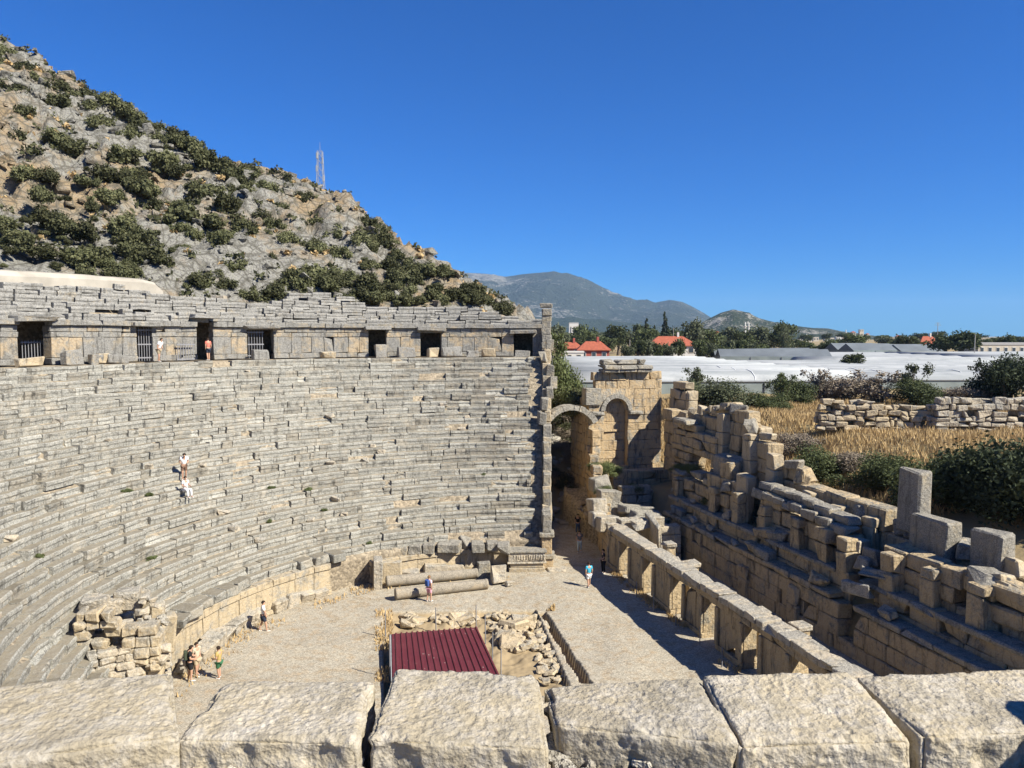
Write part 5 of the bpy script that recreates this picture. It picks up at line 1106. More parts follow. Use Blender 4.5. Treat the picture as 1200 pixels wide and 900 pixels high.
def rough_block(name, label, top, zt, depth, seed, notch=None, res=.0075, flare=.02, tilt=None):
    T = [at_z(x, y, zt) for x, y in top]                   # far-left, far-right, near-right, near-left of the top face
    lx = np.linalg.norm(T[1] - T[0]); ly = np.linalg.norm(T[3] - T[0]); nx, ny, nz = int(lx / res), int(ly / res), int(depth / res / 1.3)
    V, F, n0 = [], [], 0
    def face(A, B, fn):
        nonlocal n0
        a, b = np.meshgrid(np.linspace(0, 1, A + 1), np.linspace(0, 1, B + 1)); V.append(np.stack(fn(a.ravel(), b.ravel()), 1)); i = (np.arange(B)[:, None] * (A + 1) + np.arange(A)[None]).ravel(); F.append(np.stack([i, i + 1, i + A + 2, i + A + 1], 1) + n0); n0 += (A + 1) * (B + 1)
    o1 = lambda a: np.ones_like(a); z0 = lambda a: np.zeros_like(a)
    face(nx, ny, lambda a, b: (a, 1 - b, o1(a))); face(nx, nz, lambda a, b: (a, o1(a), b)); face(nx, nz, lambda a, b: (1 - a, z0(a), b)); face(ny, nz, lambda a, b: (z0(a), a, b)); face(ny, nz, lambda a, b: (o1(a), 1 - a, b))
    U = np.concatenate(V); F = np.concatenate(F); key = np.round(U * 4000).astype(np.int64); _, idx, inv = np.unique(key, axis=0, return_index=True, return_inverse=True); U = U[idx]; F = inv.ravel()[F]
    u, v, w_ = U[:, 0:1], U[:, 1:2], U[:, 2:3]; T = np.array(T); P = (T[0] * (1 - u) * (1 - v) + T[1] * u * (1 - v) + T[2] * u * v + T[3] * (1 - u) * v)
    cen = T.mean(0); k = 1 + flare * (1 - w_); P = cen + (P - cen) * np.concatenate([k, k, np.ones_like(k)], 1); P[:, 2] = zt - depth * (1 - w_[:, 0])
    s = 2 * U - 1; s[:, 2] = np.where(s[:, 2] > 0, s[:, 2], s[:, 2] * .2); n = np.sign(s) * np.abs(s)**14; ex = (T[1] - T[0]) / lx; ey = (T[3] - T[0]) / ly
    N_ = n[:, 0:1] * ex + n[:, 1:2] * ey + n[:, 2:3] * np.array([0, 0, 1.0]); ln = np.linalg.norm(N_, axis=1)[:, None]; edge = np.clip((ln[:, 0] - 1) / .45, 0, 1); N_ = N_ / np.maximum(ln, 1e-3)
    sd = seed * 7.7; big = fbm(P * 3.0 + sd, 3, seed); mid = fbm(P * 13 + sd, 4, seed + 3); d1, d2, _i = worley(P * 26 + sd, seed + 5); e1, e2, _j = worley(P * 60 + sd, seed + 8); soft = np.clip(fbm(P * 4.5 + sd, 2, seed + 11) * 1.6 + .75, .25, 1.2)
    disp = big * .010 + mid * .0018 * soft - np.clip(.42 - d1, 0, 1) * .022 * soft - np.clip(.40 - e1, 0, 1) * .016 + (e1 - .5) * .0025 - edge * (.016 + .03 * np.abs(fbm(P * 6 + sd, 3, seed + 13)))
    chip = fbm(P * 5 + sd + 9, 3, seed + 17); disp -= np.where((edge > .05) | (np.abs(s[:, 1]) > .86) | (np.abs(s[:, 0]) > .9), np.clip(chip - .35, 0, 1) * .045, 0)
    P = P + N_ * disp[:, None]
    if notch:
        (nx0, ny0), nr, nd = notch; q = np.hypot((U[:, 0] - nx0) * lx, (U[:, 1] - ny0) * ly + 0 * P[:, 0]) + .025 * fbm(P * 14 + sd, 3, seed + 21); P[:, 2] -= nd * np.clip((nr - q) / .03, 0, 1) * (U[:, 2] > .05)
    if tilt is not None: P[:, 2] += tilt[0] * (U[:, 0] - .5) + tilt[1] * (U[:, 1] - .5)
    return tag(worldput(name, P, F, M_pit, None, True), label, 'stone block')
ZB = 15.05
rough_block('edge_block', 'leftmost big pale block with a rounded lit right end', [(-75, 812), (203, 786), (212, 856), (-120, 905)], ZB + .02, .42, 1, tilt=(-.0, -.02))
rough_block('edge_block', 'second pitted block from the left below the boy in green shorts', [(262, 790), (440, 797), (418, 878), (206, 864)], ZB - .02, .40, 2, tilt=(.03, .02))
rough_block('edge_block', 'pitted block with a notch in its far edge below the red roof', [(462, 782), (630, 785), (645, 874), (428, 868)], ZB, .40, 3, notch=((.80, -.02), .085, .30), tilt=(-.02, 0))
rough_block('edge_block', 'pitted block right of the notched one with an undercut front', [(634, 796), (819, 793), (868, 878), (650, 850)], ZB - .03, .34, 4, flare=-.10, tilt=(.02, .03))
rough_block('edge_block', 'second pitted block from the right, narrowing to the back', [(822, 787), (996, 790), (1070, 868), (866, 866)], ZB + .0, .38, 5, tilt=(.03, -.02))
rough_block('edge_block', 'rightmost smooth pale block partly in shadow', [(1000, 788), (1290, 776), (1380, 850), (1080, 862)], ZB, .36, 6)
# unseen block added past the right edge to cast shade on the rightmost one
o = tag(worldput('added_shadow_block', chblock(.9, .55, .95, .05, .03, .5) + np.array([3.05, 2.25, 15.33]), CHF, M_grey), 'rough grey block added out of view to shade the rightmost edge block', 'stone block')
for i, (x, y, z, s_, lab) in enumerate(((648, 832, 14.95, .075, 'small white pebble wedged between two foreground blocks'), (662, 880, 14.88, .13, 'grey stone wedged below the front of the undercut block'), (690, 893, 14.86, .09, 'white chip of stone at the bottom edge of the picture'), (1085, 885, 14.9, .12, 'reddish broken stone between the two blocks at right'))):
    p = at_z(x, y, z); V, F = rubble.__globals__['chblock'](s_ * 1.4, s_, s_ * .8, s_ * .2, s_ * .1, .6), CHF; tag(worldput('small_stone', V + p, F, M_white if i != 1 else M_grey), lab, 'stone')
def edge_rubble(i):
    x = RNG.uniform(-2.6, 2.6); y = RNG.uniform(2.0, 2.75); return (x, y, float(walk_z(np.array([x]), np.array([y]))[0]) - .01)
rubble('gravel', 'loose chips of stone on the walk at the foot of the foreground blocks', edge_rubble, (.015, .06), 500, M_white)
def edge_grass(r, n):
    x = r.uniform(-.1, 1.3, n); y = r.uniform(2.2, 2.62, n); k = fbm(np.stack([x * 5, y * 5, x * 0], 1), 2, 5) > .1; x, y = x[k], y[k]; return np.stack([x, y, walk_z(x, y) - .01], 1)
r = np.random.default_rng(9); P = edge_grass(r, 260); n = len(P); h_ = r.uniform(.03, .10, n); az = r.uniform(0, 6.28, n); w_ = .003; dx = np.stack([np.cos(az) * w_, np.sin(az) * w_, 0 * az], 1); tip = P + np.stack([r.normal(0, .5, n) * h_, r.normal(0, .5, n) * h_, h_], 1)
tag(put('dry_grass', mesh_np('dry_grass', np.stack([P - dx, P + dx, tip], 1).reshape(-1, 3), np.arange(3 * n).reshape(n, 3)), M_dry), 'wisps of dry grass at the foot of the undercut foreground block', 'grass', kind='stuff')
# ================================================================== ORCHESTRA: red roof, pit stones, columns, loose blocks
m, nt, N = node_mat('red_sheet'); g = nt.nodes.new('ShaderNodeNewGeometry'); n1 = noise(nt, g.outputs['Position'], 1.2, 6, .6); n2 = noise(nt, g.outputs['Position'], 5, 4, .6)
c = mix(nt, mathn(nt, 'MULTIPLY_ADD', n1, 2.5, -.8, clamp=True), (.085, .011, .018), (.11, .022, .028)); c = mix(nt, mathn(nt, 'MULTIPLY_ADD', n2, 12, -8.0, clamp=True), c, (.42, .34, .30)); finish(nt, c, .5, None, .4); M_red = m
rc = [at_z(459, 743, .75), at_z(559, 735, .75), at_z(606, 835, .55), at_z(461, 845, .55)]
root = empty('corrugated_roof', tuple((rc[0] + rc[2]) / 2 * [1, 1, 0] + [0, 0, -.4]), 'dark red corrugated metal roof over the excavation pit', 'roof')
nr = 16
for k in range(nr):                                            # one raised rib strip per sheet wave
    V = []; u0, u1 = k / nr, (k + 1) / nr; cs = [(0, 0), (.55, 0), (.66, .06), (.86, .06), (1, 0)]
    for f in (0, 1):
        for (c_, h_) in cs:
            u = u0 + (u1 - u0) * c_; a = rc[0] * (1 - u) + rc[1] * u; b = rc[3] * (1 - u) + rc[2] * u; V.append(a * (1 - f) + b * f + [0, 0, h_])
    V = np.array(V); V = np.concatenate([V, V - [0, 0, .02]]); F = [[i, i + 5, i + 6, i + 1] for i in range(4)]; F = F + [[q + 10 for q in f[::-1]] for f in F] + [[0, 1, 11, 10], [1, 2, 12, 11], [2, 3, 13, 12], [3, 4, 14, 13]]
    worldput('sheet_rib', V, F, M_red, root)
M_sheetside = plain('grey_sheet', (.30, .31, .32), .5, .4)
a, b = rc[0], rc[3]; V = np.array([a - [.03, 0, .02], b - [.03, 0, .02], b * [1, 1, 0] - [.03, 0, .5], a * [1, 1, 0] - [.03, 0, .5]]); worldput('side_sheet', np.concatenate([V, V - [.04, 0, 0]]), [[0, 1, 2, 3], [7, 6, 5, 4], [0, 4, 5, 1]], M_sheetside, root)
a, b = rc[0], rc[1]; worldput('edge_beam', *limb_tubes([(a - [0, 0, .12], b - [0, 0, .12], .05, .05)], 4), M_iron, root)
for c_ in (rc[0], rc[1], rc[0] * .5 + rc[1] * .5): worldput('support', *limb_tubes([(c_ * [1, 1, 0] - [0, 0, .5], c_ - [0, 0, .05], .05, .05)], 5), M_iron, root)
for i, (x, yb, yt, lab) in enumerate(((452, 752, 717, 'thin fence post behind the left corner of the red roof'), (457, 800, 744, 'thin dark post along the left side of the red roof'), (511, 738, 712, 'thin post behind the middle of the red roof'), (558, 734, 709, 'thin post at the far right corner of the red roof'), (569, 750, 722, 'short thin post beside the right edge of the red roof'), (577, 772, 741, 'thin post by the stones right of the red roof'), (587, 792, 760, 'nearest thin post right of the red roof'))):
    p = at_z(x, yb, -.2); zt = at_Y(x, yt, p[1])[2]; tag(worldput('fence_post', *limb_tubes([(p - [0, 0, .3], (p[0] + RNG.normal(0, .02), p[1], zt), .035, .03)], 6), M_iron), lab, 'post')
pit = Wall('pit_rubble', at_z(630, 760, -.4), 'pale broken masonry uncovered in the pit beside the red roof', 'rubble', M_stack, 'stone')
for i in range(230):
    x, y = (RNG.uniform(562, 640), RNG.uniform(718, 762)) if i < 150 else (RNG.uniform(470, 560), RNG.uniform(718, 733)) if i < 195 else (RNG.uniform(630, 672), RNG.uniform(760, 800))
    if i < 150 and x < 566 + (y - 718) * .6 or x > 628 + (y - 716) * .45: continue
    s_ = RNG.uniform(.15, .55) if i < 95 else RNG.uniform(.2, .5); p = at_z(x, y, -.3); pit.add(p + [0, 0, s_ * .12], (math.cos(i), math.sin(i)), (s_ * 1.3, s_, s_ * .6), s_ * .15, s_ * .09, .5, .12)
for x, y, s_ in ((603, 735, 1.2), (592, 748, .9), (490, 729, .8), (478, 731, .7), (540, 727, 1.0), (612, 728, 1.0), (598, 757, .8)): pit.add(at_z(x, y, -.25), (1, RNG.normal(0, .5)), (s_ * 1.4, s_, s_ * .7), .12, .09, .8, .1)
pit.done()
def column(label, a, b, r):
    a, b = np.array(a), np.array(b); d = b - a; L = np.linalg.norm(d); d /= L; e = np.cross(d, [0, 0, 1]); e /= np.linalg.norm(e); f = np.cross(e, d); pr = [(0, 0), (0, r * .93), (.06, r * 1.0), (.16, r * 1.0), (.2, r * .95)] + [(L * i / 12, r * (.95 - .008 * i + RNG.normal(0, .006))) for i in range(1, 12)] + [(L - .16, r * .86), (L - .12, r * .91), (L - .02, r * .90), (L, r * .84), (L, 0)]; n = 28
    V = [a + d * x + (e * math.cos(2 * math.pi * i / n) + f * math.sin(2 * math.pi * i / n)) * rr for x, rr in pr for i in range(n)]; F = [[j * n + i, j * n + n + i, j * n + n + (i + 1) % n, j * n + (i + 1) % n] for j in range(len(pr) - 1) for i in range(n)]
    return tag(worldput('column_shaft', V, F, M_column, None, True), label, 'column')
p0, p1 = at_z(462, 705, 0), at_z(571, 692, 0); column('front one of two smooth grey-brown column shafts lying in the orchestra', p0 + [0, .35, .36], p1 + [0, .35, .33], .37)
p0, p1 = at_z(451, 691, 0), at_z(559, 680, 0); column('rear one of two smooth column shafts, against the podium stones', p0 + [0, .45, .40], p1 + [0, .45, .36], .37)
def loose(label, x, y, z, l, d, h, rz, tx=0, ty=0, mat=None, br=.3, name='loose_block', group=None):
    p = at_z(x, y, z); V = chblock(l, d, h, .05, .03, br) @ np.array(Matrix.Rotation(rz, 3, 'Z') @ Matrix.Rotation(tx, 3, 'X') @ Matrix.Rotation(ty, 3, 'Y')).T; return tag(worldput(name, V + p + [0, 0, h * .45], CHF, mat or M_white), label, 'stone block', group)
loose('tall pale slab standing on edge at the left end of the columns', 443, 687, 0, .6, 1.3, 2.0, .2, 0, .05, M_white, 0)
loose('second pale slab standing behind the left end of the columns', 458, 682, 0, 1.5, .5, 1.5, .1, 0, 0, M_podium, .2)
loose('rough boulder-like block in front of the podium behind the columns', 510, 672, 0, 1.6, 1.0, .8, .3, .1, .1, M_white, .8)
loose('pointed carved fragment propped on the podium', 551, 666, 0, 1.0, .9, 1.6, .6, .15, .25, M_white, .8)
loose('upright grey block at the right end of the rear column', 567, 676, 0, .9, .7, 1.1, .1, 0, 0, M_grey, .2)
loose('leaning moulded block at the right end of the front column', 584, 683, 0, 1.0, .9, 1.2, .2, -.35, 0, M_white, .3)
loose('small white stone beside the leaning moulded block', 597, 686, 0, .6, .4, .3, .5, .1, .1, M_white, .6)
loose('low block lying behind the rear column', 480, 677, 0, 1.2, .8, .6, -.2, .1, 0, M_white, .6); loose('low broken block in front of the podium near the carved fragment', 532, 670, 0, 1.4, .7, .5, .2, 0, 0, M_white, .5)
loose('flat white stone at the mouth of the passage', 652, 669, 0, 1.3, .7, .18, .1, 0, 0, M_white, .3); loose('long flat slab lying across the passage floor', 670, 613, 0, 2.4, 1.2, .2, .2, 0, 0, M_white, .2)
POS = [(437, 652, .3), (453, 650, .2), (470, 648, .1), (487, 647, .05), (503, 646, .0), (520, 645, .05), (533, 645, -.1), (547, 641, .6), (560, 645, .1), (577, 644, .1), (590, 647, 0)]
ORD = ['leftmost', 'second', 'third', 'fourth', 'fifth', 'sixth', 'seventh', 'tilted eighth', 'ninth', 'tenth', 'last']
for i, (x, y, rz) in enumerate(POS): loose('%s grey block in the row on the podium behind the columns' % ORD[i], x, y, 1.5, .85, 1.1, .62, rz, (.6 if i == 7 else RNG.normal(0, .04)), RNG.normal(0, .04), M_grey, .25, 'podium_block', 'blocks on the far podium')
POS2 = [(205, 732, 'nearest'), (217, 722, 'second'), (231, 712, 'third'), (246, 703, 'fourth'), (262, 696, 'fifth'), (277, 688, 'sixth'), (352, 663, 'first of three distant'), (371, 658, 'second of three distant'), (391, 655, 'third of three distant')]
for i, (x, y, o_) in enumerate(POS2):
    p = at_z(x, y, 2.05); a_ = ang(p); loose('%s thick pale slab resting on the left podium wall' % o_, x, y, 2.04, .95, 1.45, .50, a_ + math.pi / 2 + RNG.normal(0, .05), RNG.normal(0, .03), RNG.normal(0, .03), M_seat, .15, 'podium_slab', 'slabs on the left podium')
FEET = [(372, 699), (356, 704), (340, 709), (324, 716), (300, 728), (288, 733), (276, 741), (262, 750), (250, 760), (238, 770), (222, 786)]
for i, (x, y) in enumerate(FEET):
    p = at_z(x, y, 0); a_ = ang(p); loose('%s eroded white stone along the foot of the podium wall' % (['farthest', 'second farthest', 'third farthest', 'fourth farthest', 'fifth', 'sixth', 'seventh', 'fourth nearest', 'third nearest', 'second nearest', 'nearest'][i]), x, y, 0, 1.0, .95, RNG.uniform(.5, .95), a_ + math.pi / 2 + RNG.normal(0, .12), RNG.normal(-.2, .12), RNG.normal(0, .1), M_white, .9, 'footing_stone', 'stones at the foot of the podium')
GL = [(34, 410, 1.6, .5), (84, 407, 1.2, .9), (112, 409, .8, .6), (119, 409, .7, .7), (137, 410, 1.4, .5), (305, 407, 1.3, .8), (384, 409, 1.2, .6), (446, 407, 1.0, 1.1), (476, 406, 1.5, .9), (507, 410, .9, .8), (529, 407, 1.8, .95), (553, 408, 1.0, .6), (572, 408, 1.3, .8), (612, 410, 1.4, .5)]
for i, (x, y, l, h) in enumerate(GL):
    p = on_ring(x, y, RG - .9); a_ = ang(p); V = chblock(l, .55, h, .05, .05, .6) @ np.array(Matrix.Rotation(a_ + math.pi / 2 + RNG.normal(0, .1), 3, 'Z') @ Matrix.Rotation(RNG.normal(0, .08), 3, 'X')).T
    tag(worldput('gallery_block', V + [p[0], p[1], ZD + h / 2 - .03], CHF, M_upper if i % 3 else M_podium), ['pale fallen block before the wide doorway at far left', 'dark triangular block right of the wide doorway', 'small dark block left of the first barred gate', 'second small dark block left of the first barred gate', 'long low block beneath the tan slabs of the gallery', 'pale stump beside the barred gate right of the red shirt', 'low dark block in the middle of the gallery', 'pale block inside the square doorway', 'wide pale slab between the two square doorways', 'rough block inside the second square doorway', 'widest pale slab right of the second square doorway', 'broken block near the right end of the gallery', 'tan broken block left of the last doorway', 'flat pale stone in the last doorway'][i], 'stone block')
# scattered stones and tufts on the seats
for i in range(26):
    k = int(RNG.integers(3, 28)); a_ = RNG.uniform(A_END + .1, R_(205)); p = ring(a_, R0 + TAU * k + .3, ZP + RHO * k); s_ = RNG.uniform(.2, .5)
    tag(worldput('seat_stone', chblock(s_ * 1.4, s_, s_ * .8, s_ * .15, s_ * .1, .7) + p + [0, 0, s_ * .3], CHF, M_white), 'loose broken stone lying on the seat rows', 'stone', 'loose stones on the seats')
for i in range(12):
    k = int(RNG.integers(1, 14)); a_ = RNG.uniform(A_END + .15, R_(200)); p = ring(a_, R0 + TAU * k + .25, ZP + RHO * k - .05); plant('weed_tuft', 'shrub', i, tuple(p), RNG.uniform(.3, .55), RNG.uniform(.2, .35), M_weed, 'small green weed tuft growing between the seat rows', 'weed', 'weeds on the seats', False)
for i, (x, y, z, w_, h_) in enumerate(((715, 552, 5.0, 2.0, 1.4), (700, 548, 5.4, 1.4, 1.0), (708, 575, 4.4, 1.2, .9), (836, 592, 3.9, 1.6, 1.2), (828, 602, 3.4, 1.2, .9), (812, 550, 6.0, 1.4, .9), (800, 548, 6.0, 1.2, .8), (742, 575, 3.6, 1.8, 1.2))):
    p = at_z(x, y, z); plant('ruin_weed', 'bush', i, tuple(p - [0, 0, .3]), w_, h_, M_weed, 'green weed bush growing on the ruined stage walls', 'weed', 'weeds on the stage ruins', False)
# broken masonry at the near left of the seats
ruin = Wall('broken_masonry', at_z(120, 780, 3), 'collapsed masonry of small blocks and rubble across the lower left seats', 'masonry', M_podium, 'block')
RA = lambda x, y, z: at_z(x, y, z)
a, b = RA(92, 738, 3.9), RA(190, 742, 3.5); d = (b - a) * [1, 1, 0]; Lr = np.linalg.norm(d)
ashlar(ruin, a * [1, 1, 0], d, Lr, .8, 1.6, interp([(0, 4.9), (Lr * .5, 4.4), (Lr * .75, 3.9), (Lr, 3.6)]), .40, (.4, .8), broken=.3, mat=M_podium, skip=.10, rag=.2, face=.09, tilt=.04, jit=.03, chv=.35, chamf=.06)
a, b = RA(100, 770, 3.0), RA(200, 765, 2.4); d = (b - a) * [1, 1, 0]; Lr = np.linalg.norm(d)
ashlar(ruin, a * [1, 1, 0], d, Lr, .7, .6, interp([(0, 3.1), (Lr, 2.7)]), .34, (.35, .8), broken=.3, mat=M_white, skip=.12, rag=.2, face=.09, tilt=.05, jit=.03, chv=.35, chamf=.06)
for x, y, z, l, d_, h in ((130, 712, 4.2, 1.2, .9, .8), (150, 702, 4.4, 1.0, .9, .9), (170, 712, 3.8, .7, .9, 1.5), (185, 730, 3.2, .5, .6, 1.9), (198, 742, 2.6, .5, .6, 2.0), (178, 770, 2.4, .7, .6, 1.6), (112, 706, 4.6, 1.1, .9, .5), (160, 742, 3.2, 1.0, .8, .6)): ruin.add(RA(x, y, z), (1, .3), (l, d_, h), .07, .05, .5, .08, M_white if h < 1.2 else M_podium)
for i in range(80):
    x, y = RNG.uniform(100, 195), RNG.uniform(695, 780); s_ = RNG.uniform(.15, .4); ruin.add(RA(x, y, 2.2 + (780 - y) * .03), (math.cos(i), math.sin(i)), (s_ * 1.3, s_, s_ * .7), s_ * .15, s_ * .1, .4, .15, M_white)
ruin.done()

# dry weeds along the foot of the walls and round the pit
def footweeds(r, n):
    P = []
    for _ in range(n):
        u = r.random()
        if u < .45: q = st(r.uniform(S0, S1), -abs(r.normal(.15, .25)), 0)
        elif u < .75: q = ring(r.uniform(A_END + .1, R_(235)), R0 - abs(r.normal(.9, .5)), 0)
        else: q = at_z(r.uniform(440, 460), r.uniform(715, 800), 0) if u < .87 else at_z(r.uniform(630, 650) + 0, r.uniform(705, 716), 0)
        P.append(q)
    P = np.array(P); k = fbm(np.stack([P[:, 0] * .6, P[:, 1] * .6, P[:, 0] * 0], 1), 3, 61) > .0; return P[k]
tufts(9000, footweeds, (.06, .28), 5, M_dry, 'dry weeds along the foot of the orchestra walls')

for i, (x, y) in enumerate(((746, 700), (766, 716), (792, 733), (820, 757), (846, 782))):
    q = at_z(x, y, 0); tag(worldput('barrier_post', *limb_tubes([(q - [0, 0, .1], q + [0, 0, 1.05], .03, .025)], 6), M_iron), '%s thin barrier post from the passage along the stage front' % NTH[i], 'post', 'barrier posts')
# ================================================================== PEOPLE
M_skin = plain('skin', (.42, .25, .17), .6, .3, .05); CLO = {}
def cloth(name, col): 
    if name not in CLO: CLO[name] = plain('cloth_' + name, col, .9, .1, .1, 8)
    return CLO[name]
def skin_obj(name, joints, edges, mat, parent, h, root=0, sub=2):
    me = bpy.data.meshes.new(name); me.from_pydata([tuple(c * h for c in j[0]) for j in joints], edges, []); me.materials.append(mat)
    o = bpy.data.objects.new(name, me); COL.objects.link(o); o.parent = parent
    md = o.modifiers.new('skin', 'SKIN'); md.use_smooth_shade = True
    for i, j in enumerate(joints):
        sv = me.skin_vertices[0].data[i]; r = j[1] if isinstance(j[1], tuple) else (j[1], j[1]); sv.radius = (r[0] * h, r[1] * h); sv.use_root = (i == root)
    ss = o.modifiers.new('sub', 'SUBSURF'); ss.levels = sub; ss.render_levels = sub; return o
def person(label, loc, head, h, top, bottom, stride=.0, arms=((.02, -.02), (.02, -.02)), lean=0.0, sit=False, long=False, hair=(.03, .02, .015), pack=None, hat=None, bend=0.0):
    root = empty('person', tuple(loc), label, 'person', 'visitors'); root.rotation_euler = (0, 0, head)
    s = stride; dz = -.22 if sit else 0
    P = [0, 0, .53 + dz]; L = lambda z, k=1.0: lean * (z - .53) * k
    T = {'pel': ((0, 0, .53 + dz), (.078, .058)), 'spi': ((0, L(.64), .64 + dz), (.070, .052)), 'che': ((0, L(.76), .76 + dz), (.088, .056)), 'nek': ((0, L(.85) + bend * .03, .845 + dz), .030), 'hed': ((0, L(.92) + .012 + bend * .07, .915 + dz - bend * .02), (.046, .054)), 'top': ((0, L(.965) + .008 + bend * .09, .962 + dz - bend * .03), (.036, .040)), 'nos': ((0, L(.91) + .066 + bend * .08, .905 + dz - bend * .03), .009)}
    for sd, nm in ((-1, 'l'), (1, 'r')):
        st_ = s * sd
        if sit: kn, an, to = (sd * .07, .22, .30), (sd * .07, .24, .05), (sd * .075, .33, .02)
        else: kn, an, to = (sd * .058, st_ * .5 + .015, .285), (sd * .058, st_ - .02, .048 + max(0, -st_) * .25), (sd * .068, st_ + .075, .020 + max(0, -st_) * .05)
        T['hip' + nm] = ((sd * .050, 0, .49 + dz), .060); T['kne' + nm] = (kn, .038); T['ank' + nm] = (an, .024); T['toe' + nm] = (to, .020)
        f, b = arms[0] if sd < 0 else arms[1]
        T['sho' + nm] = ((sd * .105, L(.80), .805 + dz), .040); T['elb' + nm] = ((sd * .135, L(.66) + b, .655 + dz), .028); T['wri' + nm] = ((sd * .135 - sd * abs(f) * .3, L(.54) + b + f, .535 + dz + max(0, f) * .9), .019); w = T['wri' + nm][0]
        T['plm' + nm] = ((w[0], w[1] + f * .25 + .006, w[2] - .04 + max(0, f) * .3), (.012, .024))
        q = T['plm' + nm][0]
        for i in range(4): T['fn%d%s' % (i, nm)] = ((q[0] - sd * .004, q[1] + (i - 1.5) * .013 + .004, q[2] - .040 + abs(i - 1.3) * .006), .0058)
        T['thb' + nm] = ((q[0] - sd * .012, q[1] + .034, q[2] - .006), .006)
    K = list(T); ix = {k: i for i, k in enumerate(K)}; E = [('pel', 'spi'), ('spi', 'che'), ('che', 'nek'), ('nek', 'hed'), ('hed', 'top'), ('hed', 'nos')]
    for n in 'lr': E += [('pel', 'hip' + n), ('hip' + n, 'kne' + n), ('kne' + n, 'ank' + n), ('ank' + n, 'toe' + n), ('che', 'sho' + n), ('sho' + n, 'elb' + n), ('elb' + n, 'wri' + n), ('wri' + n, 'plm' + n), ('plm' + n, 'thb' + n)] + [('plm' + n, 'fn%d%s' % (i, n)) for i in range(4)]
    skin_obj('body', [T[k] for k in K], [(ix[a], ix[b]) for a, b in E], M_skin, root, h)
    def sub(name, keys, edges, mat, grow, cut={}):
        J = []; 
        for k in keys:
            p, r = T[k]; r = r if isinstance(r, tuple) else (r, r)
            if k in cut: q = T[cut[k][0]][0]; f = cut[k][1]; p = tuple(a * (1 - f) + b * f for a, b in zip(p, q))
            J.append((p, (r[0] * grow[0] + grow[1], r[1] * grow[0] + grow[1])))
        i2 = {k: i for i, k in enumerate(keys)}; return skin_obj(name, J, [(i2[a], i2[b]) for a, b in edges], mat, root, h)
    ks = ['pel', 'spi', 'che', 'shol', 'shor', 'elbl', 'elbr']; sub('shirt', ks, [('pel', 'spi'), ('spi', 'che'), ('che', 'shol'), ('che', 'shor'), ('shol', 'elbl'), ('shor', 'elbr')], top, (1.08, .010), {'elbl': ('shol', .35), 'elbr': ('shor', .35)})
    ks = ['pel', 'hipl', 'hipr', 'knel', 'kner']; ed = [('pel', 'hipl'), ('pel', 'hipr'), ('hipl', 'knel'), ('hipr', 'kner')]; cut = {} if long else {'knel': ('hipl', .12), 'kner': ('hipr', .12)}
    if long: ks += ['ankl', 'ankr']; ed += [('knel', 'ankl'), ('kner', 'ankr')]
    sub('trousers' if long else 'shorts', ks, ed, bottom, (1.08, .010), cut)
    for n in 'lr':
        a, t = T['ank' + n][0], T['toe' + n][0]; skin_obj('shoe', [((a[0], a[1] - .02, .028), (.026, .026)), ((t[0], t[1] - .03, .024), (.028, .022)), ((t[0], t[1] + .02, .018), (.022, .016))], [(0, 1), (1, 2)], cloth('shoe', (.55, .54, .52)), root, h, 0, 1)
    hc = T['hed'][0]; V, F = [], []; nU, nV = 14, 8
    for j in range(nV + 1):
        ph = math.pi * .62 * j / nV
        for i in range(nU): th = 2 * math.pi * i / nU; r = 1.0; fr = math.sin(th) > .2; V.append(((hc[0] + .060 * math.sin(min(ph, 1.25 if fr else 3)) * math.cos(th)) * h, (hc[1] - .006 + .067 * math.sin(min(ph, 1.25 if fr else 3)) * math.sin(th)) * h, (hc[2] + .018 + .062 * math.cos(min(ph, 1.2 if fr else 3))) * h))
    F = [[j * nU + i, (j + 1) * nU + i, (j + 1) * nU + (i + 1) % nU, j * nU + (i + 1) % nU] for j in range(nV) for i in range(nU)]
    me = mesh_np('hat' if hat else 'hair', V, F, True); me.materials.append(cloth('hat', hat) if hat else cloth('hair%g' % hair[0], hair)); o = bpy.data.objects.new('hat' if hat else 'hair', me); COL.objects.link(o); o.parent = root
    for sd in (-1, 1):
        me = mesh_np('eye', chblock(.010 * h, .006 * h, .006 * h, .002 * h, 0), CHF); me.materials.append(cloth('eye', (.02, .02, .02))); e = bpy.data.objects.new('eye', me); COL.objects.link(e); e.parent = root; e.location = ((hc[0] + sd * .018) * h, (hc[1] + .056) * h, (hc[2] + .008) * h)
    if pack:
        V = chblock(.17 * h, .09 * h, .24 * h, .035 * h, .004 * h); me = mesh_np('backpack', V, CHF); me.materials.append(pack); o = bpy.data.objects.new('backpack', me); COL.objects.link(o); o.parent = root; o.location = (0, (L(.74) - .105) * h, .73 * h)
        for sd in (-1, 1):
            me = mesh_np('strap', *limb_tubes([((sd * .06 * h, (L(.8) - .07) * h, .83 * h), (sd * .065 * h, (L(.8) + .07) * h, .79 * h), .012 * h, .012 * h), ((sd * .065 * h, (L(.8) + .07) * h, .79 * h), (sd * .075 * h, (L(.7) - .04) * h, .66 * h), .012 * h, .012 * h)], 5)); me.materials.append(pack); o = bpy.data.objects.new('strap', me); COL.objects.link(o); o.parent = root
    return root
W_ = cloth('white', (.72, .71, .70)); BK = cloth('black', (.02, .02, .022)); NV = cloth('navy', (.03, .035, .055))
gw = lambda x, y, R: (lambda p: (p[0], p[1], ZD + .0))(on_ring(x, y, R))
seatpos = lambda x, y: (lambda k: (lambda p: p)(at_z(x, y, k)))(0)
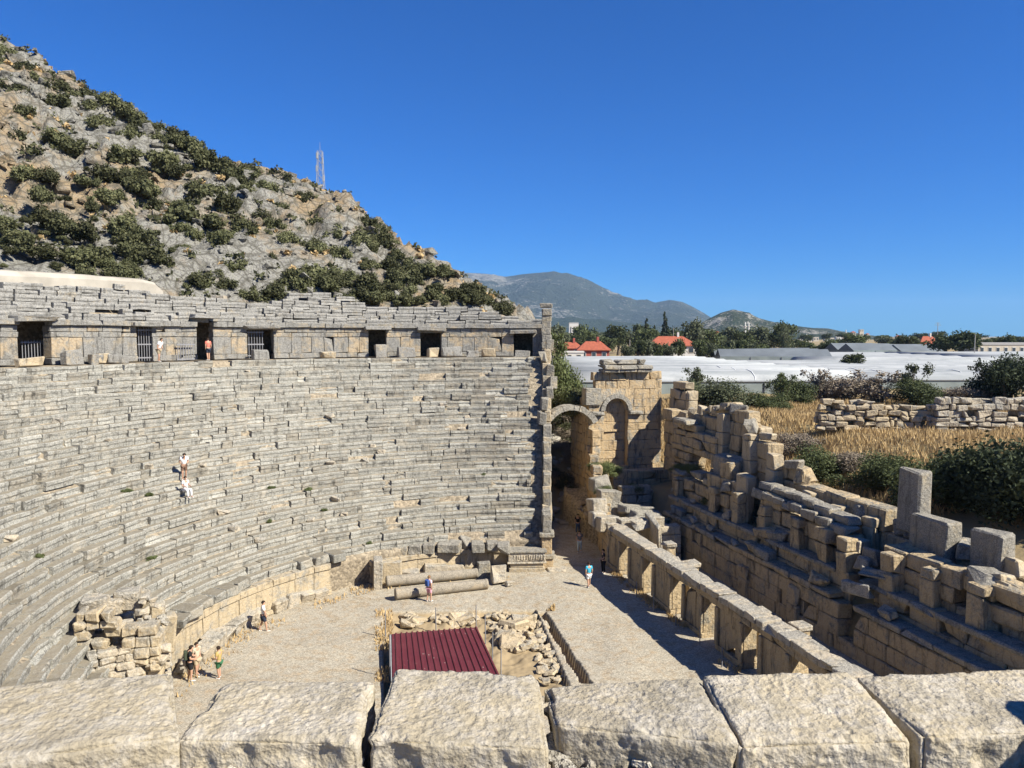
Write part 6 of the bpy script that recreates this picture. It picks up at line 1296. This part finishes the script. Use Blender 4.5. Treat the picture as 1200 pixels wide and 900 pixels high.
def on_seats(x, y):
    """seat tread under a pixel"""
    best = None
    for k in range(1, NROW):
        p = at_z(x, y, ZP + RHO * k); r = math.hypot(p[0] - CX, p[1] - CY) - (R0 + TAU * k); e = abs(r - TAU * .45)
        if best is None or e < best[0]: best = (e, ring(ang(p), R0 + TAU * (k + .4), ZP + RHO * k))
    return best[1]
person('person in a white shirt bending forward on the gallery walk by the first barred gate', gw(186, 413, RG - 1.6), R_(-100), 1.72, W_, cloth('khaki', (.30, .24, .16)), .06, lean=.35, arms=((.06, .02), (.04, .0)))
person('person in a salmon red shirt standing at the doorway of the gallery', gw(244, 413, RG - 1.4), R_(60), 1.74, cloth('salmon', (.55, .16, .12)), NV, .03)
p = on_seats(215, 562); person('visitor in a white shirt standing among the seat rows', p, R_(-150), 1.72, W_, cloth('brown', (.16, .10, .07)), .05, lean=.25, arms=((.10, .0), (.10, .0)), bend=.8)
p = on_seats(220, 583); person('visitor in pale patterned clothes sitting just below the white shirted one', p + [0, 0, .0], R_(-120), 1.66, cloth('pattern', (.50, .50, .52)), cloth('pale', (.56, .56, .58)), sit=True, long=True, arms=((.12, .02), (.12, .02)))
p = at_z(309, 740, 0); person('man in white tee and dark shorts walking beside the podium wall', p, R_(-70), 1.78, W_, NV, .11, arms=((.06, -.06), (.02, .05)))
p = at_z(223, 798, 0); person('person dressed in black with bare legs near the podium wall', p, R_(-60), 1.78, BK, BK, .03, pack=cloth('darkgreen', (.05, .06, .04)), arms=((.12, .0), (.1, .0)), bend=.6)
p = at_z(231, 792, 0); person('companion in pale clothes half hidden behind the person in black', p, R_(-110), 1.70, cloth('sand', (.45, .38, .28)), cloth('tan', (.38, .30, .20)), .05)
p = at_z(257, 795, 0); person('boy in a mustard top and green shorts on the gravel', p, R_(80), 1.62, cloth('mustard', (.40, .29, .11)), cloth('green', (.04, .12, .06)), .02, arms=((.10, .0), (.10, .0)))
p = at_z(503, 705, 0); person('woman in pink and white standing before the fallen columns', p, R_(-40), 1.68, cloth('pinkwhite', (.66, .48, .52)), cloth('pink', (.58, .30, .36)), .04, hair=(.20, .12, .06), pack=cloth('blue', (.05, .10, .30)))
p = at_z(690, 688, 0); person('visitor in a turquoise tee and white shorts walking on the gravel', p, R_(20), 1.70, cloth('turquoise', (.05, .34, .48)), W_, .08)
p = at_z(679, 647, 0); person('woman in pale trousers walking out of the passage', p, R_(170), 1.68, cloth('grey', (.12, .12, .13)), cloth('mint', (.45, .52, .50)), .08, long=True)
p = at_z(677, 625, 0); person('woman with dark hair and black top behind the pale trousers in the passage', p, R_(170), 1.66, BK, cloth('denim', (.08, .12, .20)), .05, long=True)
p = at_z(707, 672, 0); person('person in dark clothes in the shade of the stage front', p, R_(100), 1.74, cloth('charcoal', (.04, .035, .035)), BK, .03, long=True, arms=((.12, .02), (.03, 0)))
# ================================================================== HAZE of the coastal air
V = chblock(29000, 29000, 700, .01, 0) + [0, 0, 346]
m = bpy.data.materials.new('haze'); m.use_nodes = True; nt = m.node_tree; nt.nodes.clear()
pv = nt.nodes.new('ShaderNodeVolumePrincipled'); pv.inputs['Color'].default_value = (.40, .65, 1.0, 1); pv.inputs['Density'].default_value = 5.2e-5; pv.inputs['Anisotropy'].default_value = 0.0
oo = nt.nodes.new('ShaderNodeOutputMaterial'); nt.links.new(pv.outputs[0], oo.inputs['Volume'])
tag(put('haze', mesh_np('haze', np.array([(sx_ * 14500, sy_ * 14500, z_) for z_ in (-4, 700) for sx_, sy_ in ((-1, -1), (1, -1), (1, 1), (-1, 1))]), [[3, 2, 1, 0], [4, 5, 6, 7], [0, 1, 5, 4], [1, 2, 6, 5], [2, 3, 7, 6], [3, 0, 4, 7]]), m), kind='stuff')
